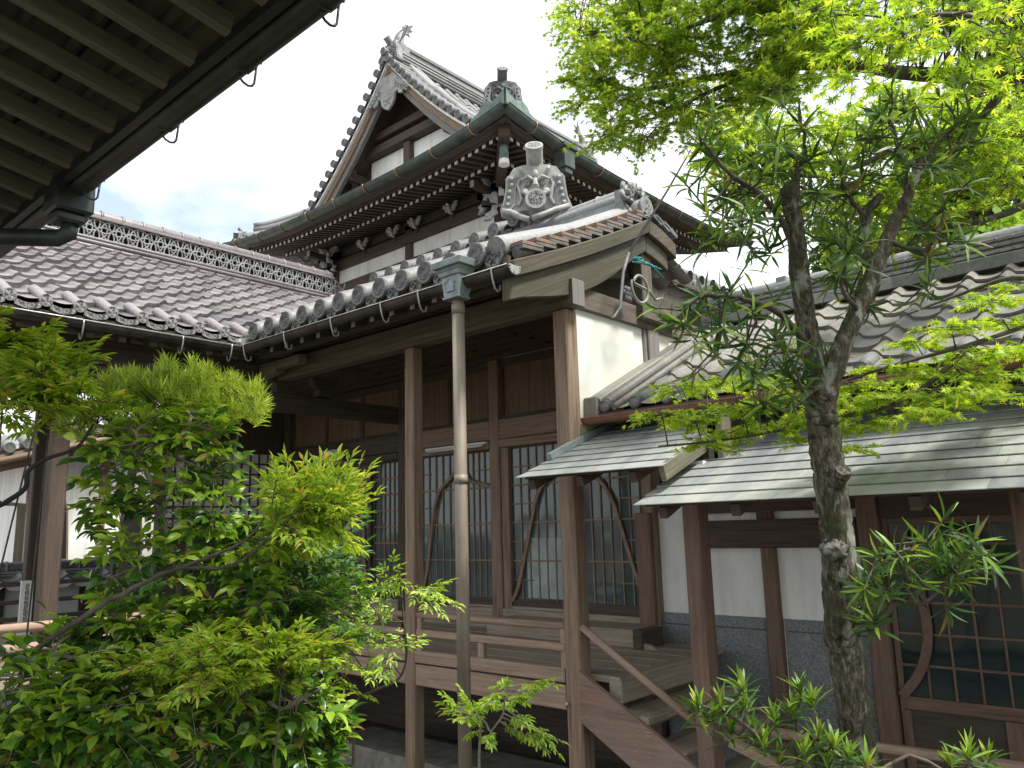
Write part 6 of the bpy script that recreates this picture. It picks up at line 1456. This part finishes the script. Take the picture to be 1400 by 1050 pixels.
# ---- cloud pruned podocarpus on the left
bp = at(150, 1000, 3.2); bp[2] = GZ
pp = thing('pruned_podocarpus', 'pruned tree with flat pads of fine light green needles under the left eave', 'tree', bp)
m = MB(); Q0 = limb(m, [bp, at(165, 800, 3.2), at(180, 650, 3.2), at(200, 590, 3.2), at(235, 560, 3.2)], .028, .01, 8); Q1 = limb(m, px3([(200, 595, 3.2), (260, 575, 3.22), (310, 560, 3.25), (345, 545, 3.25)]), .012, .004, 6); Q2 = limb(m, px3([(190, 610, 3.2), (150, 575, 3.15), (120, 560, 3.1)]), .012, .004, 6)
Q3 = limb(m, px3([(290, 665, 3.25), (315, 640, 3.25), (322, 605, 3.25), (330, 575, 3.25)]), .010, .004, 6)
m.build('trunk', 'bark', pp); lv = Leaves(); tw = MB()
pads = [(125, 545, 36, 22), (165, 530, 40, 26), (205, 525, 45, 28), (250, 520, 48, 26), (290, 530, 40, 26), (325, 545, 40, 26), (345, 560, 26, 18), (230, 560, 50, 20), (160, 570, 45, 20), (290, 570, 50, 18), (110, 580, 30, 18), (232, 497, 9, 9), (185, 590, 40, 16)]
for x, y, rx, ry in pads:
    for k in range(int(rx*ry/22)):
        th = rng.random()*6.28; rr_ = math.sqrt(rng.random()); c = at(x+rx*rr_*math.cos(th), y+ry*rr_*math.sin(th), 3.2+.12*rng.normal())
        if k % 3 == 0: b = nearest(Q0+Q1+Q2, c); tw.tube(arc_to(b, c, -.02), [.004, .003, .002], 4, 0, False)
        rosette(lv, c, nrm(Z3*1.0+R3(.35)), 15, .058, .0052, (10, 75), .05)
lv.build('crown', 'leaf_needle', T_NEEDLE, pp); tw.build('twig', 'twig', pp)
m = MB(); db = at(-60, 760, 2.6); db[2] = GZ
dt_ = thing('bare_branch', 'thin dark bare branch crossing in front of the corridor post', 'branch', db)
limb(m, [db, at(-40, 720, 2.6), at(0, 692, 2.6), at(34, 668, 2.62), at(38, 645, 2.62), at(62, 628, 2.64), at(105, 612, 2.68), at(128, 580, 2.72)], .011, .005, 7); m.build('stem', 'cable', dt_)
# ---- thin nandina canes before the veranda
bs = at(482, 1060, 3.4); bs[2] = GZ
o = thing('nandina_cane', 'thin crooked cane with airy leaf sprays in front of the railing pillar', 'shrub', bs)
m = MB(); N1 = limb(m, [bs, at(483, 1040, 3.4), at(486, 965, 3.4), at(510, 945, 3.4), at(545, 928, 3.4), at(556, 895, 3.4), at(552, 850, 3.42), at(548, 800, 3.44), at(546, 780, 3.45)], .008, .0035, 6); m.build('stem', 'twig', o)
lv = Leaves(); tw = MB()
for x, y, n_ in ((530, 805, 5), (570, 815, 5), (510, 800, 4), (590, 808, 3), (545, 790, 2), (540, 880, 4), (555, 885, 4), (500, 880, 5), (480, 890, 6), (460, 915, 6), (500, 920, 6), (520, 850, 4), (475, 940, 5), (530, 915, 4), (490, 860, 4)):
    t = at(x, y, 3.4+.06*rng.normal()); b = nearest(N1, t); tw.tube(arc_to(b, t, .015), [.003, .0025, .002], 4, 0, False)
    for k in range((n_+1)//2): d = nrm(nrm(t-b+1e-6)*.8+R3(.55)+Z3*.1); pinnate(lv, tw, t-d*.05, t+d*.13, 3, .036, .011, .0012, 2)
lv.build('leaves', 'leaf_camellia_bright', T_LANCE, o); tw.build('twig', 'twig', o)
bs = at(648, 1060, 3.3); bs[2] = GZ
o = thing('nandina_sapling', 'small light green sapling with airy fronds before the dark space under the veranda', 'sapling', bs)
m = MB(); N2 = limb(m, [bs, at(655, 1035, 3.3), at(672, 1000, 3.3), at(688, 975, 3.3), at(690, 940, 3.3)], .007, .003, 6)
lv = Leaves(); tw = MB()
for x, y in ((610, 965), (635, 958), (660, 965), (650, 990), (630, 985), (690, 935), (680, 950), (735, 940), (748, 930), (715, 960), (720, 990), (745, 1005), (760, 1010), (700, 1000), (665, 1010), (690, 965), (645, 1005), (730, 1015)):
    t = at(x, y, 3.3+.07*rng.normal()); b = nearest(N2, t)
    m.tube([b, b+(t-b)*.62], [.0028, .0018], 5, 0, False)
    pinnate(lv, m, b+(t-b)*.25, t, 3, .034, .012, .0014, 2)
    pinnate(lv, m, b+(t-b)*.6, t+R3(.03), 2, .034, .012, .0012, 2)
m.build('stem', 'twig_pale', o); lv.build('leaves', 'leaf_camellia_bright', T_LANCE, o)

# ---- trees far behind
def far_tree(name, label, base, clumps, mat, n, L, trunk_r=.25, group=None):
    o = thing(name, label, 'tree', base, group); m = MB(); top = np.mean([c for c, r_ in clumps], 0); top = A(base[0]*.5+top[0]*.5, base[1]*.5+top[1]*.5, top[2])
    tr = limb(m, [base, (base+top)/2+R3(.2), top], trunk_r, .06, 8); lv = Leaves()
    for c, r_ in clumps:
        b = tr[int(len(tr)*.6)]; m.tube(arc_to(b, c, .3), [.07, .05, .03], 5, 0, False)
        k = int(n*r_*r_)
        D = nrm(rng.normal(size=(k, 3))); rad = r_*(.35+.65*rng.random(k)**.5)*(1+.25*np.sin(D[:, 0]*5+c[0])*np.cos(D[:, 2]*6+c[1]))
        for i in range(k):
            p = c+D[i]*rad[i]*A(1, 1, .75); ld = nrm(D[i]*.5+R3(.6)-Z3*.3); lv.add(p, ld, nrm(Z3*.7+D[i]*.5+R3(.5)), L*(.6+.8*rng.random()), L*.55*(.6+.7*rng.random()))
    m.build('trunk', 'bark', o); lv.build('crown', mat, T_QUAD, o); return o
def fc(tab, d): return [(at(x, y, d+rng.normal()*.8), r_*d/FPX) for x, y, r_ in tab]
for lab, nm, d, tab, mat in (
    ('tall dark brownish evergreen behind the annex at the right edge', 'evergreen_tree', 19, [(1390, 130, 50), (1350, 190, 48), (1400, 210, 60), (1370, 270, 55), (1320, 250, 40), (1300, 310, 40), (1400, 330, 50), (1340, 340, 45), (1290, 200, 36), (1330, 130, 30), (1380, 70, 30), (1270, 270, 34)], 'leaf_far_brown'),
    ('mid green tree behind the annex roof, right of the mossy trunk', 'broadleaf_tree', 17, [(1270, 330, 36), (1230, 350, 38), (1250, 300, 34), (1200, 330, 32), (1290, 360, 34), (1180, 370, 28), (1240, 390, 34), (1215, 270, 26), (1330, 380, 36)], 'leaf_far'),
    ('pale green tree low behind the annex ridge at the right edge', 'broadleaf_tree', 15, [(1370, 330, 34), (1400, 315, 36), (1345, 350, 30), (1410, 360, 40), (1380, 375, 30), (1430, 330, 40)], 'leaf_far_light'),
    ('dark green tree behind the annex ridge, left of the mossy trunk', 'broadleaf_tree', 20, [(1130, 375, 32), (1150, 340, 28), (1120, 400, 30), (1170, 400, 30), (1140, 310, 20), (1090, 410, 24)], 'leaf_far')):
    b = at(tab[0][0], 700, d); b[2] = GZ; far_tree(nm, lab, b, fc(tab, d), mat, 900, .24, .3, 'trees behind the annex')
for lab, tab in (('bright green tree seen past the white building at the left edge', [(5, 745, 30), (25, 760, 26), (-15, 720, 40), (15, 720, 22), (-5, 775, 30), (30, 735, 18)]),):
    b = at(5, 900, 30); b[2] = GZ; far_tree('broadleaf_tree', lab, b, fc(tab, 28), 'leaf_far_light', 1100, .28, .2)
